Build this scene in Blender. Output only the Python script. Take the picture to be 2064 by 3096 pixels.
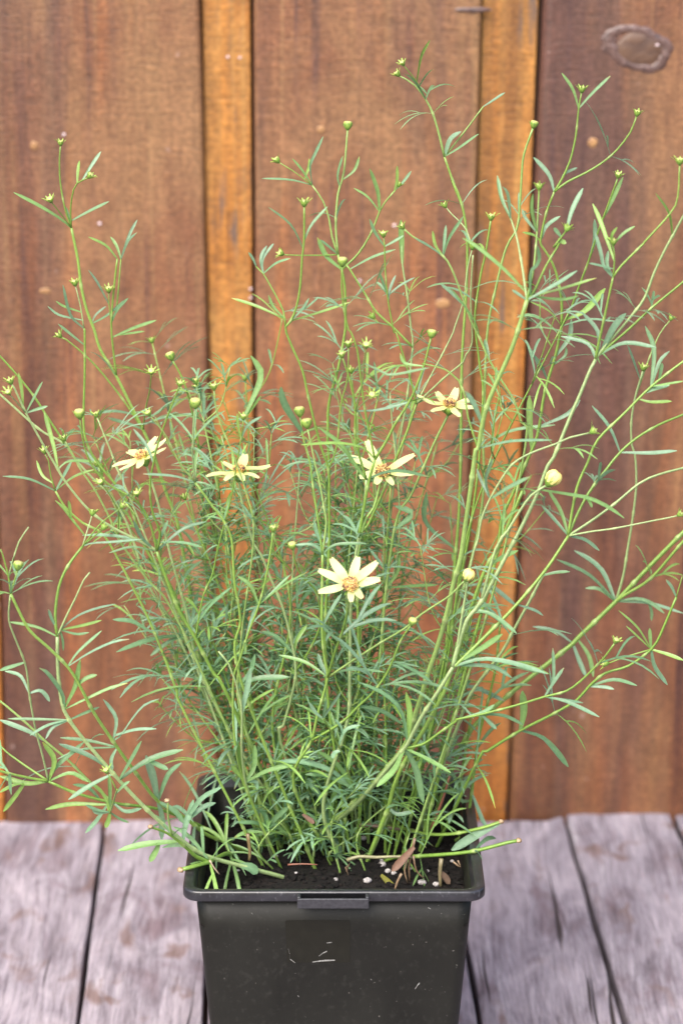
import bpy, bmesh, math, random
from mathutils import Vector, Matrix, noise as mnoise

# ------------------------------------------------------------------ scene, camera, light
for o in list(bpy.data.objects): bpy.data.objects.remove(o)
scene = bpy.context.scene
COL = scene.collection
R = math.radians

F_PX = 7600.0                      # focal length in photograph pixels (photograph 2064 x 3096)
PITCH = R(17.0)
RIM_Z = 0.19
CAM = Vector((0.0042, -1.3673, 0.8043))
cam_d = bpy.data.cameras.new('camera')
cam = bpy.data.objects.new('camera', cam_d); COL.objects.link(cam)
cam.location = CAM
cam.rotation_euler = (R(90) - PITCH, 0, 0)
cam_d.sensor_fit = 'VERTICAL'; cam_d.sensor_height = 36.0
cam_d.lens = F_PX / 3096 * 36.0
cam_d.clip_start = 0.05; cam_d.clip_end = 200
cam_d.dof.use_dof = True
cam_d.dof.focus_distance = 1.42
cam_d.dof.aperture_fstop = 7.0
scene.camera = cam

SUN_EL, SUN_AZ = 47, -25           # degrees; azimuth: from behind the camera, a little to its left
world = bpy.data.worlds.new('World'); scene.world = world; world.use_nodes = True
wn = world.node_tree; wn.nodes.clear()
sky = wn.nodes.new('ShaderNodeTexSky'); sky.sky_type = 'NISHITA'; sky.sun_disc = False
sky.sun_elevation = R(SUN_EL); sky.sun_rotation = R(180 - SUN_AZ)
sky.air_density = 1.0; sky.dust_density = 4.0; sky.ozone_density = 1.0
bg = wn.nodes.new('ShaderNodeBackground'); bg.inputs['Strength'].default_value = 0.13
wo = wn.nodes.new('ShaderNodeOutputWorld')
wn.links.new(sky.outputs[0], bg.inputs[0]); wn.links.new(bg.outputs[0], wo.inputs[0])

sun_d = bpy.data.lights.new('sun', 'SUN'); sun_d.energy = 1.5; sun_d.angle = R(40)
sun_d.color = (1.0, 0.965, 0.92)
sun = bpy.data.objects.new('sun', sun_d); COL.objects.link(sun)
a, e = R(SUN_AZ), R(SUN_EL)
sun_dir = Vector((math.sin(a) * math.cos(e), -math.cos(a) * math.cos(e), math.sin(e)))   # towards the sun
sun.rotation_euler = sun_dir.to_track_quat('Z', 'Y').to_euler()
sun.location = sun_dir * 5

scene.render.engine = 'CYCLES'
scene.view_settings.view_transform = 'Standard'
scene.view_settings.look = 'None'
scene.view_settings.gamma = 1.0
scene.view_settings.use_curve_mapping = False
scene.view_settings.exposure = 1.40
scene.render.resolution_x = 682; scene.render.resolution_y = 1024
scene.cycles.max_bounces = 8; scene.cycles.transparent_max_bounces = 8

# ------------------------------------------------------------------ pixels -> rays
FW = Vector((0, math.cos(PITCH), -math.sin(PITCH)))
UP = Vector((0, math.sin(PITCH), math.cos(PITCH)))
def ray(u, v):
    return FW + Vector((1, 0, 0)) * ((u - 1032) / F_PX) - UP * ((v - 1548) / F_PX)
def at(u, v, y):                   # point on that ray at world depth y (metres behind the pot's centre)
    d = ray(u, v)
    return CAM + d * ((y - CAM.y) / d.y)
def px(p):
    q = p - CAM
    z = q.dot(FW)
    return (1032 + F_PX * q.x / z, 1548 - F_PX * q.dot(UP) / z)

# ------------------------------------------------------------------ helpers
def mesh_obj(name, verts, faces, mat, parent=None, smooth=True, tint=None, origin=None):
    if origin is not None:
        verts = [Vector(v) - origin for v in verts]
    me = bpy.data.meshes.new(name)
    me.from_pydata([tuple(v) for v in verts], [], faces)
    if smooth:
        me.polygons.foreach_set('use_smooth', [True] * len(me.polygons))
    if tint is not None:
        at_ = me.color_attributes.new('tint', 'FLOAT_COLOR', 'POINT')
        flat = []
        for c in tint: flat += [c[0], c[1], c[2], 1.0]
        at_.data.foreach_set('color', flat)
    for m in (mat if isinstance(mat, list) else [mat]): me.materials.append(m)
    me.update()
    o = bpy.data.objects.new(name, me); COL.objects.link(o)
    if origin is not None: o.location = origin
    if parent is not None: o.parent = parent
    return o
def empty(name, loc=(0, 0, 0), parent=None):
    o = bpy.data.objects.new(name, None); COL.objects.link(o); o.location = loc
    o.empty_display_size = 0.02
    if parent is not None: o.parent = parent
    return o
def tag(o, label=None, cat=None, kind=None, group=None):
    if label: o['label'] = label
    if cat: o['category'] = cat
    if kind: o['kind'] = kind
    if group: o['group'] = group
    return o
def bevel_obj(o, w, seg=2):
    m = o.modifiers.new('bevel', 'BEVEL'); m.width = w; m.segments = seg; m.limit_method = 'ANGLE'; m.angle_limit = R(40)
    return o

class NT:
    """small wrapper for building a material's nodes"""
    def __init__(self, name):
        self.mat = bpy.data.materials.new(name); self.mat.use_nodes = True
        self.t = self.mat.node_tree; self.t.nodes.clear()
        self.out = self.n('ShaderNodeOutputMaterial')
        self.b = self.n('ShaderNodeBsdfPrincipled')
        self.l(self.b.outputs[0], self.out.inputs[0])
    def n(self, typ, **kw):
        x = self.t.nodes.new(typ)
        for k, v in kw.items(): setattr(x, k, v)
        return x
    def l(self, a_, b_): self.t.links.new(a_, b_)
    def noise(self, vec, scale, detail=4, rough=0.55, dist=0.0):
        x = self.n('ShaderNodeTexNoise'); x.inputs['Scale'].default_value = scale
        x.inputs['Detail'].default_value = detail; x.inputs['Roughness'].default_value = rough
        x.inputs['Distortion'].default_value = dist
        self.l(vec, x.inputs['Vector']); return x.outputs[0]
    def mapping(self, vec, scale=(1, 1, 1), loc=(0, 0, 0), rot=(0, 0, 0)):
        x = self.n('ShaderNodeMapping'); x.inputs['Scale'].default_value = scale
        x.inputs['Location'].default_value = loc; x.inputs['Rotation'].default_value = rot
        self.l(vec, x.inputs['Vector']); return x.outputs[0]
    def ramp(self, fac, stops, interp='LINEAR'):
        x = self.n('ShaderNodeValToRGB'); cr = x.color_ramp; cr.interpolation = interp
        while len(cr.elements) < len(stops): cr.elements.new(0.5)
        for el, (p, c) in zip(cr.elements, stops):
            el.position = p; el.color = (c[0], c[1], c[2], 1) if not isinstance(c, (int, float)) else (c, c, c, 1)
        self.l(fac, x.inputs[0]); return x.outputs[0]
    def mix(self, fac, a_, b_, mode='MIX'):
        x = self.n('ShaderNodeMix', data_type='RGBA', blend_type=mode)
        for i, v in ((0, fac), (6, a_), (7, b_)):
            if isinstance(v, (int, float)): x.inputs[i].default_value = v
            elif isinstance(v, tuple): x.inputs[i].default_value = (v[0], v[1], v[2], 1)
            else: self.l(v, x.inputs[i])
        return x.outputs[2]
    def math(self, op, a_, b_=0.0, clamp=False):
        x = self.n('ShaderNodeMath', operation=op, use_clamp=clamp)
        for i, v in ((0, a_), (1, b_)):
            if isinstance(v, (int, float)): x.inputs[i].default_value = v
            else: self.l(v, x.inputs[i])
        return x.outputs[0]
    def bump(self, h, strength=0.3, dist=0.001, normal=None):
        x = self.n('ShaderNodeBump'); x.inputs['Strength'].default_value = strength; x.inputs['Distance'].default_value = dist
        self.l(h, x.inputs['Height'])
        if normal is not None: self.l(normal, x.inputs['Normal'])
        return x.outputs[0]
    def obj_vec(self, jitter=(0, 0, 0)):
        tc = self.n('ShaderNodeTexCoord'); v = tc.outputs['Object']
        if any(jitter):
            oi = self.n('ShaderNodeObjectInfo'); cb = self.n('ShaderNodeCombineXYZ')
            for i in range(3): self.l(self.math('MULTIPLY', oi.outputs['Random'], jitter[i]), cb.inputs[i])
            va = self.n('ShaderNodeVectorMath', operation='ADD'); self.l(v, va.inputs[0]); self.l(cb.outputs[0], va.inputs[1])
            v = va.outputs[0]
        return v
    def set(self, **kw):
        names = dict(color='Base Color', rough='Roughness', normal='Normal', spec='Specular IOR Level', metal='Metallic', coat='Coat Weight', coat_rough='Coat Roughness')
        for k, v in kw.items():
            s = self.b.inputs[names[k]]
            if isinstance(v, (int, float)): s.default_value = v
            elif isinstance(v, tuple): s.default_value = (v[0], v[1], v[2], 1)
            else: self.l(v, s)
        return self.mat

# ------------------------------------------------------------------ materials
def mat_board(name, dark, mid, light, tan, streak_scale, black=0.0, low_tint=None):
    m = NT(name)
    v = m.obj_vec((3.1, 0.7, 5.3))
    s1 = m.noise(m.mapping(v, (streak_scale, 4, 0.9)), 1.0, 5, 0.6, 0.35)
    s2 = m.noise(m.mapping(v, (streak_scale * 1.9, 6, 1.5), (4, 1, 2)), 1.0, 4, 0.6, 0.5)
    mott = m.noise(m.mapping(v, (52, 40, 30), (8, 2, 6)), 1.0, 6, 0.68, 0.5)
    blotch = m.noise(m.mapping(v, (11, 11, 6), (1, 7, 3)), 1.0, 5, 0.62, 0.6)
    fine = m.noise(m.mapping(v, (300, 300, 330)), 1.0, 3, 0.6)
    saw = m.noise(m.mapping(v, (70, 20, 430)), 1.0, 4, 0.65, 0.4)
    grain = m.noise(m.mapping(v, (300, 60, 22)), 1.0, 4, 0.65, 0.3)
    s3 = m.noise(m.mapping(v, (streak_scale * 6, 8, 1.6), (7, 3, 5)), 1.0, 5, 0.7, 0.4)
    c = m.ramp(s3, [(0.30, mid), (0.50, mid), (0.62, tan)])
    c = m.mix(m.ramp(blotch, [(0.40, 0.0), (0.62, 0.7)]), c, tan)
    c = m.mix(m.ramp(s2, [(0.50, 0.0), (0.64, 0.8)]), c, light)
    c = m.mix(m.ramp(s1, [(0.38, 0.78), (0.50, 0.0)]), c, dark)
    c = m.mix(m.math('MULTIPLY', m.ramp(s3, [(0.34, 0.8), (0.44, 0.0)]), m.ramp(blotch, [(0.40, 1.0), (0.55, 0.2)])), c, dark)
    c = m.mix(0.65, c, m.ramp(fine, [(0.3, (0.5, 0.48, 0.5)), (0.7, (1.35, 1.33, 1.3))]), 'MULTIPLY')
    c = m.mix(0.45, c, m.ramp(mott, [(0.3, (0.62, 0.58, 0.58)), (0.7, (1.3, 1.3, 1.3))]), 'MULTIPLY')
    c = m.mix(0.50, c, m.ramp(saw, [(0.35, (0.66, 0.64, 0.64)), (0.65, (1.25, 1.22, 1.2))]), 'MULTIPLY')
    c = m.mix(0.40, c, m.ramp(grain, [(0.35, (0.68, 0.66, 0.66)), (0.65, (1.22, 1.22, 1.22))]), 'MULTIPLY')
    if low_tint:  # darker, redder multiply towards the foot of the wall, with streaky edges
        sx = m.n('ShaderNodeSeparateXYZ'); tc = m.n('ShaderNodeTexCoord'); m.l(tc.outputs['Object'], sx.inputs[0])
        wn_ = m.noise(m.mapping(v, (22, 5, 2.2), (2, 4, 1)), 1.0, 6, 0.65, 0.6)
        k = m.math('SUBTRACT', m.math('ADD', m.math('MULTIPLY', wn_, 2.2), -0.40), m.math('MULTIPLY', sx.outputs[2], 1.35))
        k = m.ramp(k, [(0.15, 0.0), (0.62, 0.85)])
        c = m.mix(k, c, m.mix(0.9, c, low_tint, 'MULTIPLY'))
    if black:
        bk = m.noise(m.mapping(v, (150, 10, 11), (2, 2, 9)), 1.0, 4, 0.65, 0.3)
        bk2 = m.noise(m.mapping(v, (30, 10, 9), (6, 2, 1)), 1.0, 3, 0.6)
        k = m.math('MULTIPLY', m.ramp(bk, [(0.53, 0.0), (0.62, 1.0)]), m.ramp(bk2, [(0.45, 0.0), (0.6, black)]))
        c = m.mix(k, c, (0.10, 0.07, 0.06))
    specks = m.noise(m.mapping(v, (95, 95, 80), (5, 5, 5)), 1.0, 1, 0.4)
    c = m.mix(m.ramp(specks, [(0.79, 0.0), (0.83, 0.35)]), c, (0.52, 0.38, 0.34))
    nb = m.bump(saw, 0.45, 0.0012); nb = m.bump(fine, 0.35, 0.0008, nb); nb = m.bump(grain, 0.35, 0.0006, nb)
    return m.set(color=c, rough=m.ramp(blotch, [(0.3, 0.42), (0.7, 0.62)]), spec=0.42, normal=nb)

M_BOARD = mat_board('stained_board', (0.078, 0.041, 0.039), (0.190, 0.084, 0.042), (0.305, 0.116, 0.041), (0.255, 0.140, 0.064), 11, low_tint=(0.60, 0.46, 0.40))
M_STRIP = mat_board('orange_strip', (0.18, 0.078, 0.024), (0.350, 0.145, 0.030), (0.48, 0.200, 0.036), (0.38, 0.205, 0.058), 30, 0.95, low_tint=(0.85, 0.66, 0.5))

m = NT('dark_backing'); M_BACK = m.set(color=(0.075, 0.045, 0.035), rough=0.9)

def mat_knot():
    m = NT('knot_wood'); v = m.obj_vec()
    n1 = m.noise(m.mapping(v, (150, 150, 150)), 1.0, 4, 0.6, 0.8)
    c = m.ramp(n1, [(0.3, (0.060, 0.036, 0.034)), (0.55, (0.115, 0.066, 0.056)), (0.75, (0.22, 0.15, 0.14))])
    return m.set(color=c, rough=0.35, spec=0.6, normal=m.bump(n1, 0.5, 0.002))
M_KNOT = mat_knot()
m = NT('knot_heartwood'); v = m.obj_vec(); n1 = m.noise(m.mapping(v, (60, 60, 90)), 1.0, 5, 0.6, 1.0)
M_KNOTC = m.set(color=m.ramp(n1, [(0.3, (0.075, 0.042, 0.032)), (0.7, (0.145, 0.082, 0.052))]), rough=0.4, normal=m.bump(n1, 0.4, 0.002))
def mat_plug():
    m = NT('bare_wood_plug'); v = m.obj_vec((2, 3, 1))
    n1 = m.noise(m.mapping(v, (180, 180, 180)), 1.0, 4, 0.6)
    c = m.ramp(n1, [(0.3, (0.22, 0.11, 0.05)), (0.7, (0.40, 0.22, 0.09))])
    return m.set(color=c, rough=0.5)
M_PLUG = mat_plug()
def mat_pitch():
    m = NT('pitch_or_glint'); v = m.obj_vec()
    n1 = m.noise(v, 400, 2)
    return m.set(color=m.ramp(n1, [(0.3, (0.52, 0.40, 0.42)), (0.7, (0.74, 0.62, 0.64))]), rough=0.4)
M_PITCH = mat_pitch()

def mat_plank():
    m = NT('weathered_plank')
    v = m.obj_vec((7.3, 3.7, 0))
    warp = m.noise(m.mapping(v, (9, 3, 9)), 1.0, 3, 0.5)
    wv = m.n('ShaderNodeVectorMath', operation='MULTIPLY_ADD')
    cb = m.n('ShaderNodeCombineXYZ'); m.l(warp, cb.inputs[0])
    m.l(cb.outputs[0], wv.inputs[0]); wv.inputs[1].default_value = (0.03, 0, 0); m.l(v, wv.inputs[2])
    wvec = wv.outputs[0]
    g1 = m.noise(m.mapping(wvec, (120, 11, 40)), 1.0, 6, 0.68, 0.5)
    g2 = m.noise(m.mapping(wvec, (420, 26, 90)), 1.0, 5, 0.7, 0.3)
    bl = m.noise(m.mapping(v, (26, 13, 26), (3, 1, 4)), 1.0, 5, 0.6, 0.6)
    br = m.noise(m.mapping(v, (48, 22, 40), (9, 4, 2)), 1.0, 4, 0.55, 0.5)
    br2 = m.noise(m.mapping(v, (9, 5, 9), (1, 8, 2)), 1.0, 3, 0.55, 0.5)
    cr = m.noise(m.mapping(wvec, (120, 2.6, 40), (7, 7, 7)), 1.0, 2, 0.45, 0.1)
    c = m.ramp(g1, [(0.28, (0.105, 0.088, 0.098)), (0.42, (0.205, 0.182, 0.205)), (0.56, (0.285, 0.260, 0.288)), (0.70, (0.43, 0.405, 0.425))])
    c = m.mix(m.ramp(bl, [(0.44, 0.0), (0.64, 0.75)]), c, (0.40, 0.36, 0.385))
    c = m.mix(m.ramp(bl, [(0.30, 0.8), (0.46, 0.0)]), c, (0.150, 0.105, 0.115))
    c = m.mix(m.math('MULTIPLY', m.ramp(br, [(0.56, 0.0), (0.66, 0.85)]), m.ramp(br2, [(0.42, 0.0), (0.56, 1.0)])), c, (0.175, 0.115, 0.098))
    c = m.mix(0.85, c, m.ramp(g2, [(0.34, (0.56, 0.54, 0.55)), (0.50, (1.0, 1.0, 1.0)), (0.66, (1.28, 1.26, 1.26))]), 'MULTIPLY')
    c = m.mix(1.0, c, (0.98, 0.97, 1.0), 'MULTIPLY')
    crk = m.ramp(cr, [(0.325, 1.0), (0.35, 0.0)])
    c = m.mix(crk, c, (0.05, 0.04, 0.04))
    h = m.math('SUBTRACT', m.math('ADD', m.math('MULTIPLY', g1, 0.7), m.math('MULTIPLY', g2, 0.4)), m.math('MULTIPLY', crk, 1.0))
    return m.set(color=c, rough=0.72, spec=0.3, normal=m.bump(h, 0.8, 0.003))
M_PLANK = mat_plank()

def mat_pot():
    m = NT('black_plastic'); v = m.obj_vec()
    n1 = m.noise(m.mapping(v, (22, 22, 16)), 1.0, 5, 0.6, 0.4)
    dust = m.noise(m.mapping(v, (260, 260, 220)), 1.0, 3, 0.65)
    sp = m.noise(m.mapping(v, (520, 520, 520), (3, 1, 2)), 1.0, 1, 0.4)
    c = m.ramp(n1, [(0.3, (0.0080, 0.0081, 0.0064)), (0.7, (0.0125, 0.0124, 0.0100))])
    c = m.mix(m.ramp(dust, [(0.55, 0.0), (0.85, 0.25)]), c, (0.07, 0.068, 0.06))
    c = m.mix(m.ramp(sp, [(0.77, 0.0), (0.80, 0.5)]), c, (0.20, 0.19, 0.17))
    nb = m.bump(dust, 0.08, 0.0004)
    return m.set(color=c, rough=m.ramp(n1, [(0.3, 0.40), (0.7, 0.55)]), spec=0.27, normal=nb)
M_POT = mat_pot()
m = NT('rim_plastic'); v = m.obj_vec()
n1 = m.noise(m.mapping(v, (90, 90, 90)), 1.0, 4, 0.65); n2 = m.noise(m.mapping(v, (600, 600, 300)), 1.0, 2, 0.5)
c = m.mix(m.ramp(n2, [(0.60, 0.0), (0.75, 0.6)]), m.ramp(n1, [(0.3, (0.012, 0.012, 0.0145)), (0.7, (0.028, 0.028, 0.034))]), (0.12, 0.12, 0.135))
M_RIM = m.set(color=c, rough=0.30, spec=0.6, normal=m.bump(n1, 0.15, 0.0008))
m = NT('smooth_patch_plastic'); v = m.obj_vec()
n1 = m.noise(m.mapping(v, (120, 120, 120)), 1.0, 3)
M_PATCH = m.set(color=m.ramp(n1, [(0.3, (0.0092, 0.0089, 0.0060)), (0.7, (0.0122, 0.0118, 0.0082))]), rough=0.44, spec=0.25)
m = NT('scuffed_plastic'); v = m.obj_vec()
n1 = m.noise(v, 900, 2)
M_SCUFF = m.set(color=m.ramp(n1, [(0.3, (0.10, 0.10, 0.095)), (0.7, (0.30, 0.30, 0.285))]), rough=0.6)

def mat_soil():
    m = NT('potting_soil'); v = m.obj_vec((1, 2, 3))
    n1 = m.noise(v, 260, 5, 0.7)
    n2 = m.noise(v, 70, 4, 0.6)
    c = m.ramp(n1, [(0.3, (0.0025, 0.002, 0.0018)), (0.55, (0.0065, 0.0046, 0.004)), (0.8, (0.024, 0.015, 0.011))])
    c = m.mix(m.ramp(n2, [(0.55, 0.0), (0.7, 0.4)]), c, (0.020, 0.011, 0.008))
    return m.set(color=c, rough=0.85, spec=0.3, normal=m.bump(n1, 0.9, 0.003))
M_SOIL = mat_soil()
m = NT('perlite'); v = m.obj_vec((4, 1, 2)); n1 = m.noise(v, 500, 3)
M_PERL = m.set(color=m.ramp(n1, [(0.35, (0.20, 0.18, 0.17)), (0.65, (0.52, 0.49, 0.48))]), rough=0.8, normal=m.bump(n1, 0.5, 0.001))

def mat_tinted(name, rough, spec, transl, scale=600, var=0.25, coat=0.0, sheen_col=None):
    """colour comes from the mesh's own 'tint' attribute, with fine procedural variation"""
    m = NT(name); v = m.obj_vec()
    at_ = m.n('ShaderNodeAttribute'); at_.attribute_name = 'tint'
    n1 = m.noise(v, scale, 3, 0.6); n2 = m.noise(v, scale * 0.12, 3, 0.6)
    c = m.mix(var, at_.outputs['Color'], m.ramp(n1, [(0.3, (0.45, 0.5, 0.45)), (0.7, (1.5, 1.45, 1.5))]), 'MULTIPLY')
    c = m.mix(var, c, m.ramp(n2, [(0.3, (0.6, 0.65, 0.6)), (0.7, (1.35, 1.3, 1.35))]), 'MULTIPLY')
    m.set(color=c, rough=rough, spec=spec)
    if transl:
        tr = m.n('ShaderNodeBsdfTranslucent'); hs = m.n('ShaderNodeHueSaturation')
        hs.inputs['Saturation'].default_value = 1.15; hs.inputs['Value'].default_value = 1.25
        m.l(c, hs.inputs['Color']); m.l(hs.outputs[0], tr.inputs['Color'])
        mx = m.n('ShaderNodeMixShader'); mx.inputs[0].default_value = transl
        m.l(m.b.outputs[0], mx.inputs[1]); m.l(tr.outputs[0], mx.inputs[2]); m.l(mx.outputs[0], m.out.inputs[0])
    return m.mat
M_STEM = mat_tinted('stem_green', 0.42, 0.5, 0.0, 700, 0.30)
M_LEAF = mat_tinted('leaf_green', 0.40, 0.55, 0.34, 500, 0.25)
M_PETAL = mat_tinted('petal_yellow', 0.55, 0.25, 0.30, 300, 0.06)
M_DISC = mat_tinted('floret_brown', 0.6, 0.3, 0.0, 900, 0.35)
M_BUD = mat_tinted('bud_green', 0.42, 0.45, 0.12, 700, 0.18)

# ------------------------------------------------------------------ the wall
WALL_Y = 0.4434
TH = R(1.7)
WX = Vector((math.cos(TH), math.sin(TH), 0)); WN = Vector((math.sin(TH), -math.cos(TH), 0))   # along the wall, out of it
def wall_pt(u, v):                 # -> (x along wall, z)
    d = ray(u, v); o = Vector((0, WALL_Y, 0))
    t = (o - CAM).dot(WN) / d.dot(WN)
    p = CAM + d * t
    return (p - o).dot(WX), p.z
def wall_line(a_, b_):             # two pixels on one edge -> x as a function of z
    (x0, z0), (x1, z1) = wall_pt(*a_), wall_pt(*b_)
    k = (x1 - x0) / (z1 - z0)
    return lambda z: x0 + k * (z - z0)
wall = empty('plank_wall', (0, WALL_Y, 0)); wall.rotation_euler = (0, 0, TH)
tag(wall, 'rust brown stained wooden board wall behind the potted plant', 'wall')
Z0, Z1 = -0.05, 2.3
def wall_piece(name, xl, xr, y_front, thick, mat, bev, wob=0.0006, seed=0):
    """board with slightly uneven edges; local coords: x along the wall, -y towards the camera"""
    rnd = random.Random(seed); n = 46
    verts, faces = [], []
    for i in range(n + 1):
        z = Z0 + (Z1 - Z0) * i / n
        jl = wob * mnoise.noise(Vector((seed * 3.3, z * 9, 1))) * 2; jr = wob * mnoise.noise(Vector((seed * 5.7, z * 9, 4))) * 2
        l, r = xl(z) + jl, xr(z) + jr
        verts += [(l, y_front + thick, z), (l, y_front, z), (r, y_front, z), (r, y_front + thick, z)]
    for i in range(n):
        for k in range(4):
            a_ = i * 4 + k; b_ = i * 4 + (k + 1) % 4
            faces.append((a_, b_, b_ + 4, a_ + 4))
    faces.append((3, 2, 1, 0)); faces.append(tuple(n * 4 + k for k in range(4)))
    o = mesh_obj(name, verts, faces, mat, wall, smooth=False)
    bevel_obj(o, bev, 3)
    return o
e0 = wall_line((5, 1850), (20, 2450))
e1 = wall_line((604, 0), (648, 1900)); e2 = wall_line((766, 0), (782, 1900))
e3 = wall_line((1456, 0), (1408, 1900)); e4 = wall_line((1642, 0), (1549, 2300))
off = lambda f, d: (lambda z: f(z) + d)
gapw = 0.0024
wall_piece('board', off(e0, -0.30), off(e0, -0.045), 0.0, 0.020, M_BOARD, 0.004, seed=1)
wall_piece('board', off(e0, 0.0), e1, 0.0, 0.020, M_BOARD, 0.0035, seed=2)
wall_piece('board', e2, e3, 0.0, 0.020, M_BOARD, 0.003, seed=3)
wall_piece('board', e4, off(e4, 0.255), 0.0, 0.020, M_BOARD, 0.006, seed=4)
wall_piece('recessed_strip', off(e0, -0.055), off(e0, -gapw), 0.0070, 0.0125, M_STRIP, 0.0015, seed=5)
wall_piece('recessed_strip', off(e1, 0.0006), off(e2, -gapw), 0.0070, 0.0125, M_STRIP, 0.0015, seed=6)
wall_piece('recessed_strip', off(e3, 0.0006), off(e4, -gapw), 0.0070, 0.0125, M_STRIP, 0.0015, seed=7)
mesh_obj('sheathing', [(-0.9, 0.0205, Z0), (0.9, 0.0205, Z0), (0.9, 0.0205, Z1), (-0.9, 0.0205, Z1)], [(0, 1, 2, 3)], M_BACK, wall, smooth=False)

def wall_blob(name, u, v, ru, rv, h, mat, seed=0, flat=0.5, n=18, depth=0.0):
    """low irregular mound on the wall (knot, plug, drop of pitch); radii in photograph pixels"""
    x, z = wall_pt(u, v); k = 1.95 / F_PX
    verts = [(x, depth - h, z)]; faces = []
    rings = 4
    for j in range(1, rings + 1):
        t = j / rings
        for i in range(n):
            a_ = 2 * math.pi * i / n
            rr = 1 + 0.16 * mnoise.noise(Vector((math.cos(a_) * 1.3 + seed * 7, math.sin(a_) * 1.3, seed)))
            hh = h * (1 - t ** 3) - (0.0012 if j == rings else 0)
            verts.append((x + ru * k * t * rr * math.cos(a_), depth - hh, z + rv * k * t * rr * math.sin(a_)))
    for i in range(n):
        faces.append((0, 1 + (i + 1) % n, 1 + i))
        for j in range(rings - 1):
            a_ = 1 + j * n + i; b_ = 1 + j * n + (i + 1) % n
            faces.append((a_, b_, b_ + n, a_ + n))
    return mesh_obj(name, verts, faces, mat, wall)
# round resinous knot high on the right board: ring + core
def knot_ring(u, v, ru, rv, w, h):
    k = 1.95 / F_PX; x, z = wall_pt(u, v); n, m_ = 44, 6
    verts, faces = [], []
    for i in range(n):
        a_ = 2 * math.pi * i / n
        rr = 1 + 0.20 * mnoise.noise(Vector((math.cos(a_) * 1.1 + 3, math.sin(a_) * 1.1, 2.5)))
        ww = w * (0.7 + 0.9 * abs(mnoise.noise(Vector((math.cos(a_) * 2, math.sin(a_) * 2 + 9, 1)))))
        for j in range(m_ + 1):
            b_ = math.pi * j / m_
            q = rr + ww / ru * math.cos(b_)
            verts.append((x + ru * k * q * math.cos(a_), -h * math.sin(b_) + 0.0006, z + rv * k * q * math.sin(a_) - 0.18 * ru * k * math.cos(a_)))
    for i in range(n):
        for j in range(m_):
            a_ = i * (m_ + 1) + j; b_ = ((i + 1) % n) * (m_ + 1) + j
            faces.append((a_, a_ + 1, b_ + 1, b_))
    return mesh_obj('knot', verts, faces, M_KNOT, wall)
wall_blob('knot', 1935, 148, 86, 56, 0.0010, M_KNOTC, 3, n=30)
knot_ring(1935, 148, 80, 50, 24, 0.0015)
wall_blob('pitch_or_glint', 1985, 136, 8, 4, 0.0018, M_PITCH, 7)  # highlight on the resinous knot, made as a pale drop
wall_blob('knot', 1425, 30, 58, 9, 0.0012, M_KNOT, 5)
for i, (u, v, ru, rv) in enumerate(((1790, 431, 20, 21), (105, 440, 17, 18), (138, 880, 26, 13), (970, 392, 17, 16), (1338, 918, 32, 22))):
    wall_blob('wood_plug', u, v, ru * .85, rv * .85, 0.0005, M_PLUG, i + 2)
drops = [(194, 407), (302, 676), (1087, 850), (1192, 682), (1900, 153)]
for i, (u, v) in enumerate(drops): wall_blob('pitch_or_glint', u, v, 5 + i % 2, 6, 0.0008, M_PITCH, i + 20, n=10)
for i, (u, v) in enumerate([(688, 176), (725, 178), (757, 880), (758, 907)]): wall_blob('pitch_or_glint', u, v, 5, 5, 0.0008, M_PITCH, i + 50, n=10, depth=0.0070)

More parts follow.
